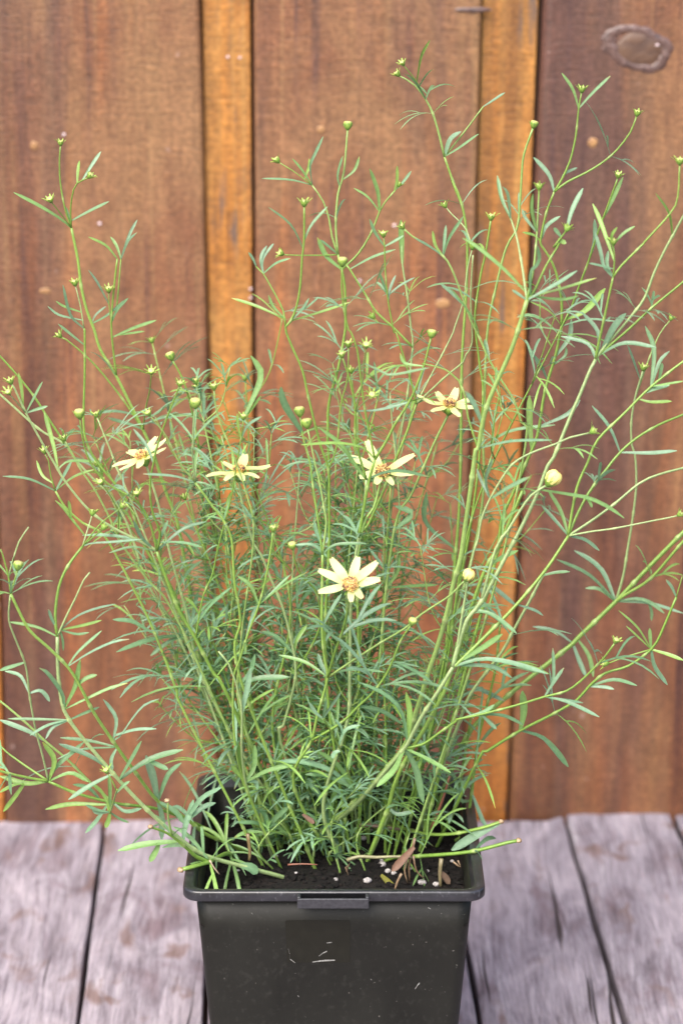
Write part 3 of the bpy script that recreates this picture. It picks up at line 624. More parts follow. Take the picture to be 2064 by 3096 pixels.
TR = """
p;-7;1.5,1.1;n;L 420,1135 300,1110 150,1070 K 1400,980 1240,880 1000,670 730,380 470,60 H 410,1000 392,800 390,615
@;-6;1.0,.8;n;H 390,615 375,480 400,280 460,140 560,5
@;-7;.7,.5;n;H 410,590 450,480 510,360 570,230 610,180
@;-5;.5,.4;b;E 560,1455 600,1330 625,1250
@;-6;.5,.4;b;E 560,1455 680,1310 820,1200
@;-5;.5,.4;b;E 565,1450 640,1390 695,1345
p;-8;1.3,.9;n;L 130,960 40,930 K 1540,890 1390,830 1250,720 1070,610 900,390 795,245 640,15 H 540,945 460,820 330,690 200,570 110,400 75,325
@;-8;.6,.45;o;H 75,325 105,220 120,160
@;-8;.7,.4;n;H 75,325 60,210 20,60 E 5,1480
@;-8;.6,.4;n;H 60,210 95,80 E 95,1540 130,1430 195,1330
p;-4;1.2,.9;n;L 60,880 K 1500,850 1300,750 1060,660 820,630 680,600 500,550 330,475
@;-6;.9,.7;n;K 330,475 190,450 0,405 -180,330
@;-2;.8,.5;n;K 330,470 160,360 50,280 0,230 -100,150
@;-8;.7,.6;n;K 328,465 290,300 240,110 H 200,1000 190,900 170,790 110,640 62,500 72,335
@;-3;.9,.7;n;K 760,622 600,470 460,330 310,205 190,90 H 0,1050 -150,960
@;-9;.7,.5;n;K 720,605 745,685 785,560 795,530
@;-9;.5,.4;b;K 790,545 760,470 728,420
-2,1;-3;1.4,1.0;n;H 1540,1010 1450,870 1325,630 1210,430 1130,230 1062,38
@;-5;.8,.5;o;E 1060,1490 1045,1400 1000,1260 940,1170 880,1120 750,1050 650,950 590,840 560,720 542,590
@;-5;.8,.5;b;E 1070,1485 1085,1370 1040,1250 1020,1140 1020,1000 1040,900 1060,800 1110,650 1150,540 1190,440 1215,375
@;-4;.9,.6;b;E 1055,1488 1000,1450 760,1330 600,1210 450,1030 395,940 300,780 200,600 160,520 100,390 80,360
@;-5;.4,.35;b;E 170,540 120,490 65,430
@;-4;.6,.4;b;H 1322,605 1350,470 1380,330 1440,190 1475,20 F 0,1120 30,930 65,730 80,600
-2,2.5;9;1.4,.9;n;H 1540,1250 1390,850 1260,150 E 1200,1290 1120,1080 1040,830 970,670 870,470 790,310 680,125 A 640,1450 590,1320 550,1150 530,980 485,760
@;9;.6,.45;b;A 485,755 440,620 410,450 405,300 412,200
@;8;.6,.45;b;A 485,750 480,620 500,500 525,455 600,418
@;8;.4,.35;b;A 475,745 410,660 350,585
@;8;.7,.5;b;E 965,650 830,460 670,260 560,150 450,60 A 415,1500
@;8;.7,.6;n;E 790,305 765,100 A 755,1400 770,1200 795,970
@;9;.6,.45;n;A 755,1400 790,1300 820,970
@;8;.4,.35;b;A 750,1390 740,1280 738,1195
@;4;.6,.4;b;E 970,660 985,540 1015,400 1025,290
-3,4;7;1.0,.6;o;H 1500,1200 1400,200 E 1385,1300 1370,1110 1365,900 1330,690 1290,500 1240,330 1165,195
-4,2;5;1.2,.7;n;H 1400,900 1150,260 E 1000,1500 860,1150 660,890 590,760 567,620 575,300 575,0 A 570,1440
@;5;.5,.4;b;A 570,1430 545,1280 512,1150
-3,1.5;-1;1.0,.6;b;H 1500,1150 1165,430 1000,230 860,40 E 800,1400 740,1260 640,1070 560,960 490,830 440,745
-3.5,2;4;1.0,.7;n;H 1450,1150 1200,600 1000,250 E 860,1300 720,1080 640,1010 520,880 435,765 300,690 200,610 0,430 -120,340
@;4;.8,.6;n;E 435,765 400,700 320,580 230,440 100,280 0,170 -70,100
-4,-1;0;1.0,.7;n;H 1250,1130 1200,990 1100,720 1000,480 900,280 825,135 E 700,1380 560,1300 440,1190 378,1085
@;0;.5,.35;b;E 378,1085 345,980 330,880 305,830
-1,-1;-4;1.2,.7;n;I 60,900 60,500 20,250 F 0,1410 E 1510,1280 1440,1190 1325,1028
@;-5;.6,.4;b;E 1325,1028 1220,900 1130,720 1080,650 1015,575
@;-5;.6,.45;o;E 1325,1025 1305,850 1310,700 1322,520
@;-4;.5,.35;b;E 1010,1320 975,1250 950,1190 930,1120
@;-3;.5,.35;b;E 800,1395 805,1240 780,1170 720,1075 690,1040
-2,2;1;1.0,.8;f1;H 1420,1000 1250,400 E 1150,1500 1080,1200 1030,1030 990,905
-2,0.5;-4;.8,.5;b;I 80,1200 60,700 F 150,1400 100,1100 20,860 E 1530,720 1490,620 1460,500 1450,400
-1,2;-2;1.0,.8;f2;L 330,200 I 350,1220 400,1040 435,850 400,620 340,400 265,220 200,60 F 150,1440 80,1200 48,1010
@;-4;.7,.5;o;I 440,850 520,720 600,540 595,400 560,290 470,200 430,110 413,20
0,5;8;1.2,.8;n;I 400,900 F 640,1200 650,700 660,480 720,260 765,20 B 770,1400 765,1150 720,940
@;9;.8,.6;o;B 720,940 705,750 720,530 760,380 785,90
@;8;.7,.5;n;B 715,930 680,820 660,700 620,580 545,470
@;8;.4,.35;b;B 545,470 440,390 320,315
@;9;.7,.5;n;B 765,1040 860,930 950,780 1000,650 1050,570 1110,500
@;9;.4,.35;b;B 1050,570 1100,515 1125,480
@;7;.5,.4;b;B 715,960 630,945 440,945 350,940
1,0;-2;1.1,.6;b;I 640,900 660,10 F 660,1200 655,940 600,770 520,450 480,270 410,110 370,10 B 365,1430 400,1390 440,1290 465,1150 478,950 490,850 492,612
@;-1;.6,.4;n;B 365,1400 350,1320 290,1200 215,1070 165,1020
@;-2;.6,.4;b;F 655,940 700,830 720,720 730,580 750,450 775,370 790,250 790,110
0.5,0;-3.5;1.4,.9;n;L 620,650 I 780,1200 800,900 810,300 F 860,1400 900,1160 912,1010
@;-4.5;.8,.5;b;F 912,1010 880,900 840,750 835,620 840,545 830,470 790,300 750,180
@;-7;.5,.4;b;F 840,545 860,450 885,350 895,220 910,115
@;-7;.4,.3;b;F 842,540 890,490 945,445
@;-4;1.0,.8;n;F 870,1380 920,1060 970,870
@;-5;.7,.5;o;F 970,870 930,680 900,520 875,330 850,130 805,5 B 790,1450 760,1310 745,1150 750,1015
@;-4;.9,.6;o;F 975,870 1050,740 1100,640 1190,500 1240,400 1300,240 1350,40 B 1350,1500
@;-1;.9,.8;f3;I 810,380 F 890,1330 960,1200 1000,1060 1020,985
1.5,1;1;1.1,.8;n;I 860,800 F 850,1460 920,1320 1020,1100 1100,890 1180,700 1250,495
@;0;.6,.4;b;F 1250,495 1210,330 1150,130 1110,10 B 1100,1470 1060,1260 1040,1050 1035,885 1028,820
@;2;.6,.4;b;F 1255,490 1340,320 1420,170 1500,10 B 1510,1430 D 80,470 110,240 140,120
@;-2;.6,.5;n;F 1260,495 1350,400 1460,300 1568,210 D 100,830 140,750 130,450 145,160
@;3;.5,.35;b;C 155,1450 100,1330 0,1225 B 1500,680 1450,620
2,4;6;1.0,.6;n;I 1000,700 F 1100,1000 1180,500 1225,110 B 1215,1450 1190,1230 1155,1000 1150,870
@;7;.8,.6;n;F 1225,110 B 1080,1420 980,1330 900,1200 800,1040 770,1000
@;7;.4,.35;b;B 1080,1420 990,1400 965,1370
3,3;6;1.3,.7;n;L 1250,500 I 1420,900 G 30,700 60,200 D 70,900 100,400 C 105,1400 70,1160 0,990 M 555,950 510,830 472,720
@;6;.8,.5;b;M 472,720 440,590 405,490 340,395 265,348
@;6;.6,.5;n;M 472,720 560,610 650,490
@;5;.4,.35;b;M 375,440 345,375 285,300
3,4;8;1.1,.7;o;G 150,700 D 215,1300 240,700 300,380 370,110 C 440,1330 460,1200 475,960 490,820 552,640
p;-7;1.9,1.3;n;L 480,965 520,930 660,775 860,590 960,490 1165,245 I 1215,1220 1280,1030 1330,860 1380,720 1445,500 1505,240 G 60,760 90,560 130,280 165,20 D 180,1470 220,1250 280,1080 370,880 430,730 510,465
@;-4;.7,.45;b;D 510,465 555,250 570,100 C 578,1350 592,1060
@;-4;.8,.5;n;D 510,460 480,250 450,80 C 435,1360 400,1255
@;-3;.8,.5;b;D 520,455 560,400 640,230 730,80 C 690,1450 775,1340
5,1;0;1.3,.9;n;J 60,300 G 290,800 340,490 400,350 500,120 D 580,1380 620,1140 650,1010 700,850 745,640
@;-1;.9,.6;n;D 745,640 745,480 730,380 705,270 660,170 605,90 C 600,1410 640,1220 695,1075
@;-1;.7,.4;b;C 695,1075 740,1000 800,870 840,700 860,510 880,400
@;-1;.7,.45;b;C 695,1075 780,1010 920,940 1030,870 1120,790 1210,670 1252,560
@;-2;.7,.45;b;D 745,635 800,540 870,350 930,190 C 1000,1320 1060,1160 1125,980
p;-6.5;1.7,1.2;n;L 560,900 640,810 870,600 1170,250 I 1190,1340 1290,1150 1400,980 1497,820
@;-4;1.4,1.0;n;I 1497,820 G 30,1400 100,1180 200,1050 380,720 480,530 580,320 650,130 D 690,1530 800,1260 870,1100 940,930 975,865
@;-5;.9,.6;n;D 975,865 990,780 1030,600 1092,310
@;-5;.5,.35;b;D 1092,305 1102,200 1095,90
@;-5;.7,.45;b;D 1095,290 1150,230 1300,80 C 1300,1420 1480,1220 1530,1110 1543,890
@;-4;.9,.7;n;D 975,865 1020,800 1150,650 1250,530 1310,440 1370,280 1440,130 1495,30 C 1568,1240 1660,1100
@;-4;.8,.6;n;D 1005,840 1200,660 1350,520 1568,340 1700,220
@;-5;1.2,.9;n;I 1497,818 G 30,1480 250,1265 440,1070 640,830 790,605
@;-4;.9,.7;n;G 790,605 810,470 850,270 920,110 D 990,1410 1180,1220 1350,1050 1568,880 1700,800
@;-3;.9,.7;n;G 790,605 950,500 1100,390 1270,250 1400,190 1568,145 1700,110
@;-6;.6,.45;b;G 795,600 950,575 1100,555 1300,515 1480,480 1530,468
@;-2;.9,.7;n;G 800,590 840,480 930,310 1050,150 1140,40 D 1250,1400 1400,1310 1568,1240 1700,1190
@;-6;1.0,.8;Y;G 200,1050 300,690 380,570 460,440 540,330 650,258
@;-6;.8,.55;b;G 40,1380 130,800 180,620 200,500 260,355 370,170 450,90 570,30 D 700,1440 800,1395 940,1363
0,0;-5;1.1,.8;n;L 420,500 I 540,1320 580,1150 650,890 630,770 612,550 615,60
@;-4;.7,.5;o;F 613,1500 580,1250 550,1050 530,890 490,750 463,575
@;-4;.7,.5;o;F 615,1490 640,1300 625,1200 600,1050 570,920 540,780 513,655
@;-8;.9,.75;f4;I 650,885 700,720 750,580 785,440 802,285
@;-7;.8,.6;Y;I 655,885 870,745 1010,655 1170,560 1290,460 1480,335 G 60,935 95,905
@;-7;.9,.6;o;I 545,1330 740,1200 860,1085 960,990 1040,880 1090,780 1140,650 1215,535
@;-7;.7,.5;n;L 860,595 800,440 740,270 640,80 I 618,1170
-3,-1;-5;.9,.6;b;L 60,400 I 10,960 60,760 110,600 185,400 230,230 265,30 F 272,1440 280,1360
p;-5;1.0,.6;n;L 285,1010 265,960 220,820 150,650 95,480 70,280 70,20 I 60,1050 30,930 0,850 H 1550,800 1480,715
@;-8;.9,.6;b;I 1170,1380 1290,1345 1400,1270 1520,1185 J 30,505 200,470 450,405 630,350 780,310 900,220 990,130 G 1040,1420 1105,1330
6,2;-3;1.2,.8;n;J 180,780 240,720 465,580 700,460 850,370 930,280 1040,190 1200,140 1350,30 G 1390,1320 1440,1210 1520,1020
@;-3;.4,.3;n;G 1520,1020 1560,880
@;-3;.5,.4;b;J 1340,25 1180,80 1060,125
5.5,4;7;1.7,1.4;n;J 60,700 200,500 350,370 480,260 820,-10 G 850,1300 1110,1050 1350,800 1568,580 1700,470
@;5;1.1,.9;n;G 1120,1045 1180,1000 1350,890 1568,640 1700,500
@;7;.9,.6;b;G 1112,1040 1160,880 1190,700 1230,450 1250,240 1240,50 D 1220,1450 1215,1300 1240,1130 1295,940
@;8;.5,.4;b;D 1230,1130 1340,850 1410,690 1480,600
4,1;0;1.1,.6;b;G 100,700 D 210,1200 190,900 165,700 160,540 200,280 C 225,1520 250,1370 266,1265
@;-5;.7,.4;n;D 172,1455 110,1250 95,1130 50,1010 0,965 F 1450,265 1370,240 1290,222
2,2;0;1.0,.8;f5;I 1000,800 F 1100,1350 1220,1100 1370,760 1440,620 1468,560
4,-1;-1;1.0,.6;b;G 250,1100 D 500,1450 470,1290 420,1140 340,1010 255,870 190,720 130,600 70,430 0,250 B 1430,950 1330,880 1220,815 1165,765
p;-2;1.5,.9;n;L 1255,850 1270,800 1330,610 1400,420 1460,270 1530,100 J 130,330 G 340,1390 400,1280 520,1060 640,830
p;3;1.1,.7;n;L 1430,800 1420,740 1390,600 1390,400 J 60,200 G 290,1200
p;3;1.1,.7;n;J 75,1320 85,1270 130,1050 160,800 190,600 290,200 G 330,1200
p;4;1.1,.8;n;J 5,1200 15,1130 70,870 130,500
p;-3;1.6,1.1;n;L 905,1060 920,1010 1010,780 1060,650 1100,500 1180,320 I 1290,1260 1400,1060 1470,900 G 200,900 330,650 480,300
p;-4;1.4,1.2;n;L 1000,1010 1100,990 1230,985 J 50,1410 200,1385 370,1340 450,1325
p;-2;1.3,1.1;n;L 960,800 1040,780 1150,790 1300,830 J 0,1280 200,1240 340,1195
p;-6;1.4,1.3;n;L 60,990 K 1540,965 1420,1020 1320,1050 1225,1075
@;-7;1.5,.7;n;K 1420,1015 1330,985 1240,905 1130,825 1020,785
@;-7;.8,.6;n;K 1150,840 1140,720 1138,610
"""
for line in TR.strip().splitlines(): traced_stem(line)

# ---- traced leaves: "width mm : lobe / lobe"
LV = """
H 390,610 250,550 60,515|H 430,580 520,480 640,430 785,395|H 440,585 560,540 690,505|H 420,590 520,600 605,588|H 425,600 430,650 430,710|H 375,560 350,490 330,430
3 H 470,1130 430,1020 370,920 310,850 268,828|3.6 H 475,1110 510,960 530,860 545,770 / H 525,930 590,895 658,875|H 480,1125 600,1030 740,965 865,930|H 455,1180 250,1175 55,1172|2.6 H 450,1185 330,1215 205,1285|H 440,1190 360,1230 310,1310|H 480,1155 560,1140 675,1092
2.8 H 815,1290 790,1180 740,1090 700,1040 / H 800,1360 820,1285 900,1170 980,1080 1080,1037 / H 830,1290 920,1245 1060,1240|2.6 H 790,1365 600,1320 410,1300|H 790,1365 560,1380 390,1445|2.8 H 775,1375 755,1450 765,1520
4 H 1300,610 1100,620 930,665 790,720 / H 1250,620 1130,660 1020,745|3.4 H 1060,620 980,560 890,510 765,500|H 480,800 530,720 690,575|H 490,795 600,730 760,655 875,633|2.6 H 190,990 150,890 90,860 35,850|3 H 200,1000 270,980 310,1010 338,1055|3 H 170,820 80,820 0,845
H 1345,480 1310,400 1250,347|2.8 H 1355,500 1430,400 1568,280|2.8 H 1185,340 1220,260 1290,160 1370,100|2.6 E 1080,1470 1200,1370 1290,1320 1400,1293|E 1100,1450 1240,1435 1372,1468|2.6 E 1040,1470 960,1400 905,1285|E 1050,1490 900,1465 740,1505|2.6 E 1040,1480 900,1410 720,1385 560,1385|2.6 E 1090,1430 1110,1350 1140,1285
3 E 395,930 370,800 330,650 300,545|2.6 E 395,1060 440,970 490,880|E 370,1080 200,1005 20,985|E 350,1060 290,980 250,880|E 400,1060 500,990 640,940|E 410,940 450,890 540,880 640,888|2.6 E 165,510 150,400 128,285|2.4 E 185,545 235,450 290,345|E 190,560 240,535 325,510
E 560,1450 620,1440 780,1430 960,1412|2.6 E 545,1400 490,1280 430,1200 375,1150 / E 495,1280 475,1210 465,1150|2.4 E 1035,900 1000,790 905,665|2.6 E 1325,1000 1320,900 1340,795|E 1320,1020 1180,985 970,970|E 810,990 900,890 980,840|2.8 E 965,680 900,640 730,590|2.8 E 950,560 780,545 640,560|2.6 E 970,640 1100,590 1350,560|2.6 E 980,620 1060,560 1150,490
2.8 A 480,760 400,690 250,600 95,520|2.6 A 500,720 580,660 740,580|2.6 A 520,460 530,380 540,305|2.6 A 545,440 620,340 685,242|A 570,1430 480,1350 428,1145|A 480,1345 430,1290 380,1255|A 500,1390 400,1350 325,1290|A 590,1410 650,1350 720,1290|2.6 A 610,1420 730,1350 860,1240|2.6 A 760,1520 900,1440 1060,1385 / A 800,1500 880,1475 980,1460|A 580,1530 480,1480 395,1410
A 800,960 720,880 600,820|A 815,940 790,880 750,820|A 820,950 870,850 930,790|A 830,930 880,800 930,705|A 735,1280 660,1130 600,1045|3 A 750,1390 800,1310 870,1235|A 485,745 470,690 440,610
B 545,455 400,435 205,425|B 535,440 530,340 560,270 620,140|B 535,400 525,340 525,290|B 520,450 470,360 410,290|3 B 720,500 720,400 755,270|B 770,430 830,370 865,275|B 480,880 400,740 250,620|B 497,840 540,740 650,615|2.6 B 210,1045 200,960 240,880 / B 208,1020 215,960 285,865|B 215,1040 300,1000 400,965|4 B 730,1050 640,950 580,825|2.6 B 720,930 660,890 600,840|B 1000,640 920,550 825,490|3.2 B 1000,640 990,520 935,360
B 1090,500 1120,430 1120,340|B 1110,510 1160,450 1215,375|2.8 B 790,1035 950,960 1110,905|2.4 B 360,1370 170,1290 0,1235|B 400,1390 600,1330 810,1260|B 410,1380 480,1310 525,1235 / B 460,1320 520,1290 590,1230|B 345,1350 280,1290 250,1215|B 1035,890 970,790 935,700|B 1040,885 1100,850 1165,810|B 1045,1195 1020,1120 1000,1065|B 1040,1190 1010,1150 980,1125|B 1060,1250 1070,1180 1110,1080 / B 1070,1215 1140,1150 1240,1095
B 1430,945 1380,880 1360,780|B 1435,930 1440,840 1450,740|B 1440,925 1470,830 1568,680|B 1430,940 1330,880 1240,830|2.8 B 1560,1290 1490,1200 1410,1135|4 B 1150,1000 1150,850 1145,705|B 165,1020 150,980 115,925|M 345,370 365,260 405,185|M 650,490 690,465 750,425|4 M 475,700 500,640 548,605|3 M 480,710 540,680 630,615
C 860,490 820,380 745,270|C 870,490 960,400 1075,290|3 C 695,1060 660,960 555,840|C 735,1010 770,950 850,912|2.6 C 395,1245 340,1120 310,965|C 398,1245 380,1090 345,1040|2.6 C 570,1340 545,1200 552,1090|C 570,1330 500,1250 478,1190|3 C 600,1410 640,1310 735,1240|3.4 C 775,1330 820,1190 890,1050|3.2 C 760,1370 690,1320|3.4 C 720,1340 730,1400 775,1425|C 600,1410 560,1370 480,1350
2.8 C 1015,1290 1080,1150 1160,975|2.8 C 1080,1560 1010,1280 955,1155|3 C 1000,1568 970,1400 968,1260|C 1100,1450 1160,1360 1240,1308|C 1090,1500 1080,1380 1120,1315|C 1495,1370 1470,1220 1380,1085|2.6 D 495,410 350,250 170,100 75,45
3 D 1000,830 990,680 880,545|5.5 D 1010,820 1100,650 1180,555|3.2 D 1010,830 1170,755 1385,785|2.8 D 975,850 920,760 740,710|4.4 D 770,620 900,540 1040,385|D 750,630 920,595 1120,610|D 740,630 660,540 530,475|3 D 1090,300 1030,240 1010,150 968,0|D 1050,260 1000,230 930,215|2.6 D 1080,290 1050,220 1060,130|3 D 520,455 720,350 850,265|D 540,450 700,400 980,315|3.4 D 510,440 540,270 595,210 585,100|D 500,465 410,395
D 590,490 750,460 860,435|2.8 D 200,720 150,600 0,390|3 D 250,860 230,760 225,730|3.2 D 1355,1045 1370,800 1310,640|2.8 D 1370,1030 1410,880 1475,810|2.6 D 1430,1000 1425,890|D 1360,1045 1568,1015|3.6 D 1300,1110 1390,1060 1475,1040|2.6 D 1250,1160 1350,1155 1490,1150|4.6 D 530,1460 530,1300 528,1110|D 190,1460 400,1420 680,1412|2.8 D 200,1450 400,1350 700,1310|4.4 D 205,1300 150,1170 90,1080|3.4 D 770,900 795,720 810,595|D 760,910 770,840 775,780|3 D 640,1020 600,900 540,825
2.8 D 1140,1490 1070,1330 950,1180|3 D 1140,1490 1350,1500 1525,1485|3 D 1270,1000 1220,850 1190,770|3 D 680,1310 780,1240 870,1140
3 G 600,310 800,325 930,350 1060,410 1168,485 / G 910,345 930,370 950,412|4.2 G 1105,1030 1030,860 940,770 830,705|3.4 G 1105,1035 930,870 710,765|2.8 G 1100,1030 1000,965 905,960|3 G 1115,1045 1250,1030 1350,1060 1440,1130 / G 1340,1060 1355,1120 1352,1180|2.8 G 1130,1050 1330,1060 1568,1130|3 G 795,605 900,630 1000,705|2.8 G 785,595 740,440 650,290|2.8 G 785,600 700,500 610,400|3.2 G 270,345 400,270 530,205|G 250,360 200,230 170,150|2.6 G 260,340 230,220 280,80
4 G 190,850 330,760 450,705|3.6 G 100,930 250,940 440,1080 / G 195,935 215,1000 210,1060|4 G 20,1490 200,1440 400,1465 650,1540|3.4 G 30,1490 270,1490 410,1568|4 G 60,1470 200,1370 345,1270|3.4 G 160,1130 280,1140 440,1265|3 G 800,1330 700,1250 550,1220|3.6 G 810,1330 860,1440 910,1560|3.4 G 850,1310 930,1420 960,1560|G 1345,1380 1260,1230 1130,1110|G 1340,1370 1180,1215|2.6 G 1350,1375 1340,1230|2.8 G 610,870 700,855 800,848|3 G 450,1070 560,1110 620,1145|G 1520,1020 1490,950 1450,900
4.6 J 470,580 600,620 690,700 790,825|5.5 J 465,575 490,450 480,310|2.8 J 630,350 680,270 760,155 / J 660,300 690,220 685,20|3 J 640,355 780,385 1000,488|J 640,355 780,375 890,392|3 J 930,280 1100,235 1255,275|2.6 J 940,280 1040,285 1100,300|3.2 J 80,500 210,460 290,405|3.4 J 180,480 350,480 485,540|3 J 170,480 260,530 305,570|3.6 J 1360,30 1375,150 1460,270|3 J 1360,30 1480,70 1568,105|3.6 J 0,300 150,285 360,380|6.5 J 330,1215 180,1280 0,1390|3.6 J 140,1000 210,1190 250,1240|3 J 130,1060 90,1060 10,1020
3.4 I 1170,1330 1150,1130 1040,1010 865,925|4.2 I 1175,1330 1205,1120 1180,990|5.2 L 1170,250 1250,400 1297,620|5.2 L 1170,260 1100,400 980,512|4 L 1170,255 1330,330 1482,418|4.2 I 860,1085 1010,1120 1150,1205|3.4 I 1090,785 1220,840 1355,925|2.8 I 650,890 500,790 320,740|3.2 I 650,880 600,790 585,730|2.8 I 655,890 740,850 880,840 1040,858|2.8 I 425,760 310,620 205,577|3 I 425,740 440,640 510,535|3.4 I 612,540 680,430 745,325|3.2 I 605,540 655,585
2.6 I 185,395 130,270 40,205|I 190,395 260,330 400,195|I 195,390 350,270 510,180|2.4 I 1130,320 1060,200 925,10|2.8 I 1128,320 1120,180 1135,65|2.6 I 1130,325 1280,270 1390,265|4.4 I 35,950 170,900 390,890|4 I 35,950 130,850 160,735|4 I 70,1130 110,950 130,830|2.4 I 70,1120 180,1030 290,970|3.4 I 840,510 865,600 862,680|3 I 725,1360 770,1250 870,1215 / I 750,1290 740,1230 700,1175|3.6 I 735,1380 700,1400 680,1440|2.4 I 618,1170 570,1130 525,1060|I 618,1170 640,1040|I 618,1170 740,990
4 L 850,585 700,420 500,345 300,340|4 L 845,580 720,370 570,265|4.2 L 830,540 640,440 500,430|2.6 F 970,870 900,800 830,775 700,760 470,773|3 F 912,1010 830,900 740,770 590,655|2.6 F 914,1010 1030,960 1150,950 1330,988|4.4 F 1290,1400 1220,1240 1105,1188|F 850,545 1000,535 1200,485|F 890,220 1000,270 1080,300 1340,250|F 1290,240 1170,220 1140,150|5 F 390,700 360,500 335,380|4.4 F 250,430 200,310 130,170|F 70,730 110,640 205,580|F 70,710 45,640 40,560|F 80,620 130,540 200,440|2.8 F 635,1190 700,1110 780,1000|2.8 F 600,1450 570,1350 560,1290|2.6 F 613,1490 700,1450 910,1440|F 610,1490 550,1450 430,1450|2.8 F 615,1480 650,1410 545,1380|4.6 F 1320,1480 1310,1300 1320,1090
3.4 K 330,470 380,380 570,210|3.8 K 330,470 370,330 290,210|3.2 K 330,475 480,420 600,480|3.8 K 320,478 180,490 0,440 / K 170,490 100,500 0,550 / K 180,490 110,570 25,680|4.6 K 1240,880 1260,760 1290,680 1310,600 / K 1280,710 1370,590 1500,518 / K 1285,730 1380,650 1460,622|5 K 1240,882 1000,900 800,945 / K 1100,892 1060,940 1015,1020|4.6 K 830,450 940,370 1060,310 1240,262 / K 1010,345 1080,370 1140,395|3.8 K 830,450 890,330 960,203|6 K 1070,600 1040,450 990,300|3.6 K 1068,590 1140,430 1230,350|3.6 K 770,430 620,500 465,600|2.8 K 745,685 745,520 735,430|2.4 K 750,680 700,560 630,490
2.4 K 745,685 660,690 625,660|2.4 K 745,685 660,670 580,635|3.4 K 700,640 480,630 310,665|3.6 K 745,685 735,740 715,790|2.4 K 745,685 810,730 875,755|4 K 730,390 600,300 400,222|4 K 300,195 200,140 0,60|K 790,560 840,500 880,475|5 K 1085,620 1100,720 1095,870|4 K 1085,620 1190,680 1245,760|3 K 770,630 850,680 960,660|3.4 K 710,650 650,750 580,825|3 K 690,600 600,520 495,497
3.2 L 220,815 180,760 40,755|3.4 L 222,810 235,720 180,655|4 L 222,810 300,720 388,645|3.2 L 222,815 280,770 315,785|3.4 L 218,820 110,820 20,855|4 L 95,480 60,400 45,210|4 L 98,480 150,380 158,230|3.4 L 100,480 250,400 415,368|3 L 95,478 40,420 0,370|3.4 L 100,485 165,480 175,530|3.6 L 660,800 760,830 865,875|4.4 L 660,800 740,950 840,1065|5 L 658,800 710,950 685,1070|4.4 L 655,780 600,580 505,475|4.4 L 660,775 680,620 720,510|3.4 L 655,770 540,665 425,680|7 L 60,1040 130,1060 175,1100|3.4 L 1060,640 1120,700 1240,680|3.6 L 1170,500 1140,580 1090,640
"""
# ---- ribbons
LEAF_COLS = [(0.165, 0.275, 0.145), (0.175, 0.285, 0.180), (0.190, 0.315, 0.115), (0.140, 0.245, 0.130), (0.220, 0.345, 0.095), (0.195, 0.300, 0.205), (0.165, 0.270, 0.175)]
def ribbon(V, Fc, T, path, width, nrm, col, base_w=0.45, tip=(1, 1, 1), vfold=0.20):
    """tapering linear leaf lobe with a sunken midrib"""
    n_ = len(path); tot = [0]
    for a_, b_ in zip(path, path[1:]): tot.append(tot[-1] + (b_ - a_).length)
    if tot[-1] <= 1e-5: return
    for i, p in enumerate(path):
        t = tot[i] / tot[-1]
        tg = (path[min(i + 1, n_ - 1)] - path[max(i - 1, 0)]).normalized()
        sd_ = tg.cross(nrm)
        if sd_.length < 1e-4: sd_ = tg.cross(Vector((1, 0, 0)))
        sd_.normalize(); up = sd_.cross(tg)
        wv = width * 0.5 * (base_w + (1 - base_w) * min(1, t / 0.55) ** 0.8) * (1 if t < 0.72 else max(0.12, math.sqrt(max(0, 1 - ((t - 0.72) / 0.285) ** 2))))
        b_ = len(V)
        V += [p - sd_ * wv + up * wv * vfold * 1.2, p - up * wv * vfold, p + sd_ * wv + up * wv * vfold * 1.2]
        k = 1 + 0.12 * t
        c = tuple(col[j] * k * ((tip[j] if t > 0.93 else 1)) for j in range(3))
        cm = tuple(q * 1.22 for q in c)
        T += [c, cm, c]
        if i:
            Fc += [(b_ - 3, b_ - 2, b_ + 1, b_), (b_ - 2, b_ - 1, b_ + 2, b_ + 1)]
def resample(P, n_):
    Q = catmull(P, 0.002); L = [0]
    for a_, b_ in zip(Q, Q[1:]): L.append(L[-1] + (b_ - a_).length)
    out = []; k = 0
    for i in range(n_):
        d = L[-1] * i / (n_ - 1)
        while k < len(L) - 2 and L[k + 1] < d: k += 1
        t = (d - L[k]) / max(1e-9, L[k + 1] - L[k]); out.append(Q[k].lerp(Q[k + 1], min(1, max(0, t))))
    return out
TOCAM = -FW
LEAVES = []                         # (size, verts, faces, tint, origin)
LEAF_STARTS = []
def leaf_color(r_):
    c = r_.choice(LEAF_COLS); k = r_.uniform(0.78, 1.12)
    return (c[0] * k, c[1] * k * 1.06, c[2] * k * .97)
def finish_leaf(V, Fc, T, origin, force=False):
    size = sum((V[i] - V[0]).length for i in (len(V) - 1, len(V) // 2))
    LEAVES.append((1e3 if force else size, V, Fc, T, origin))
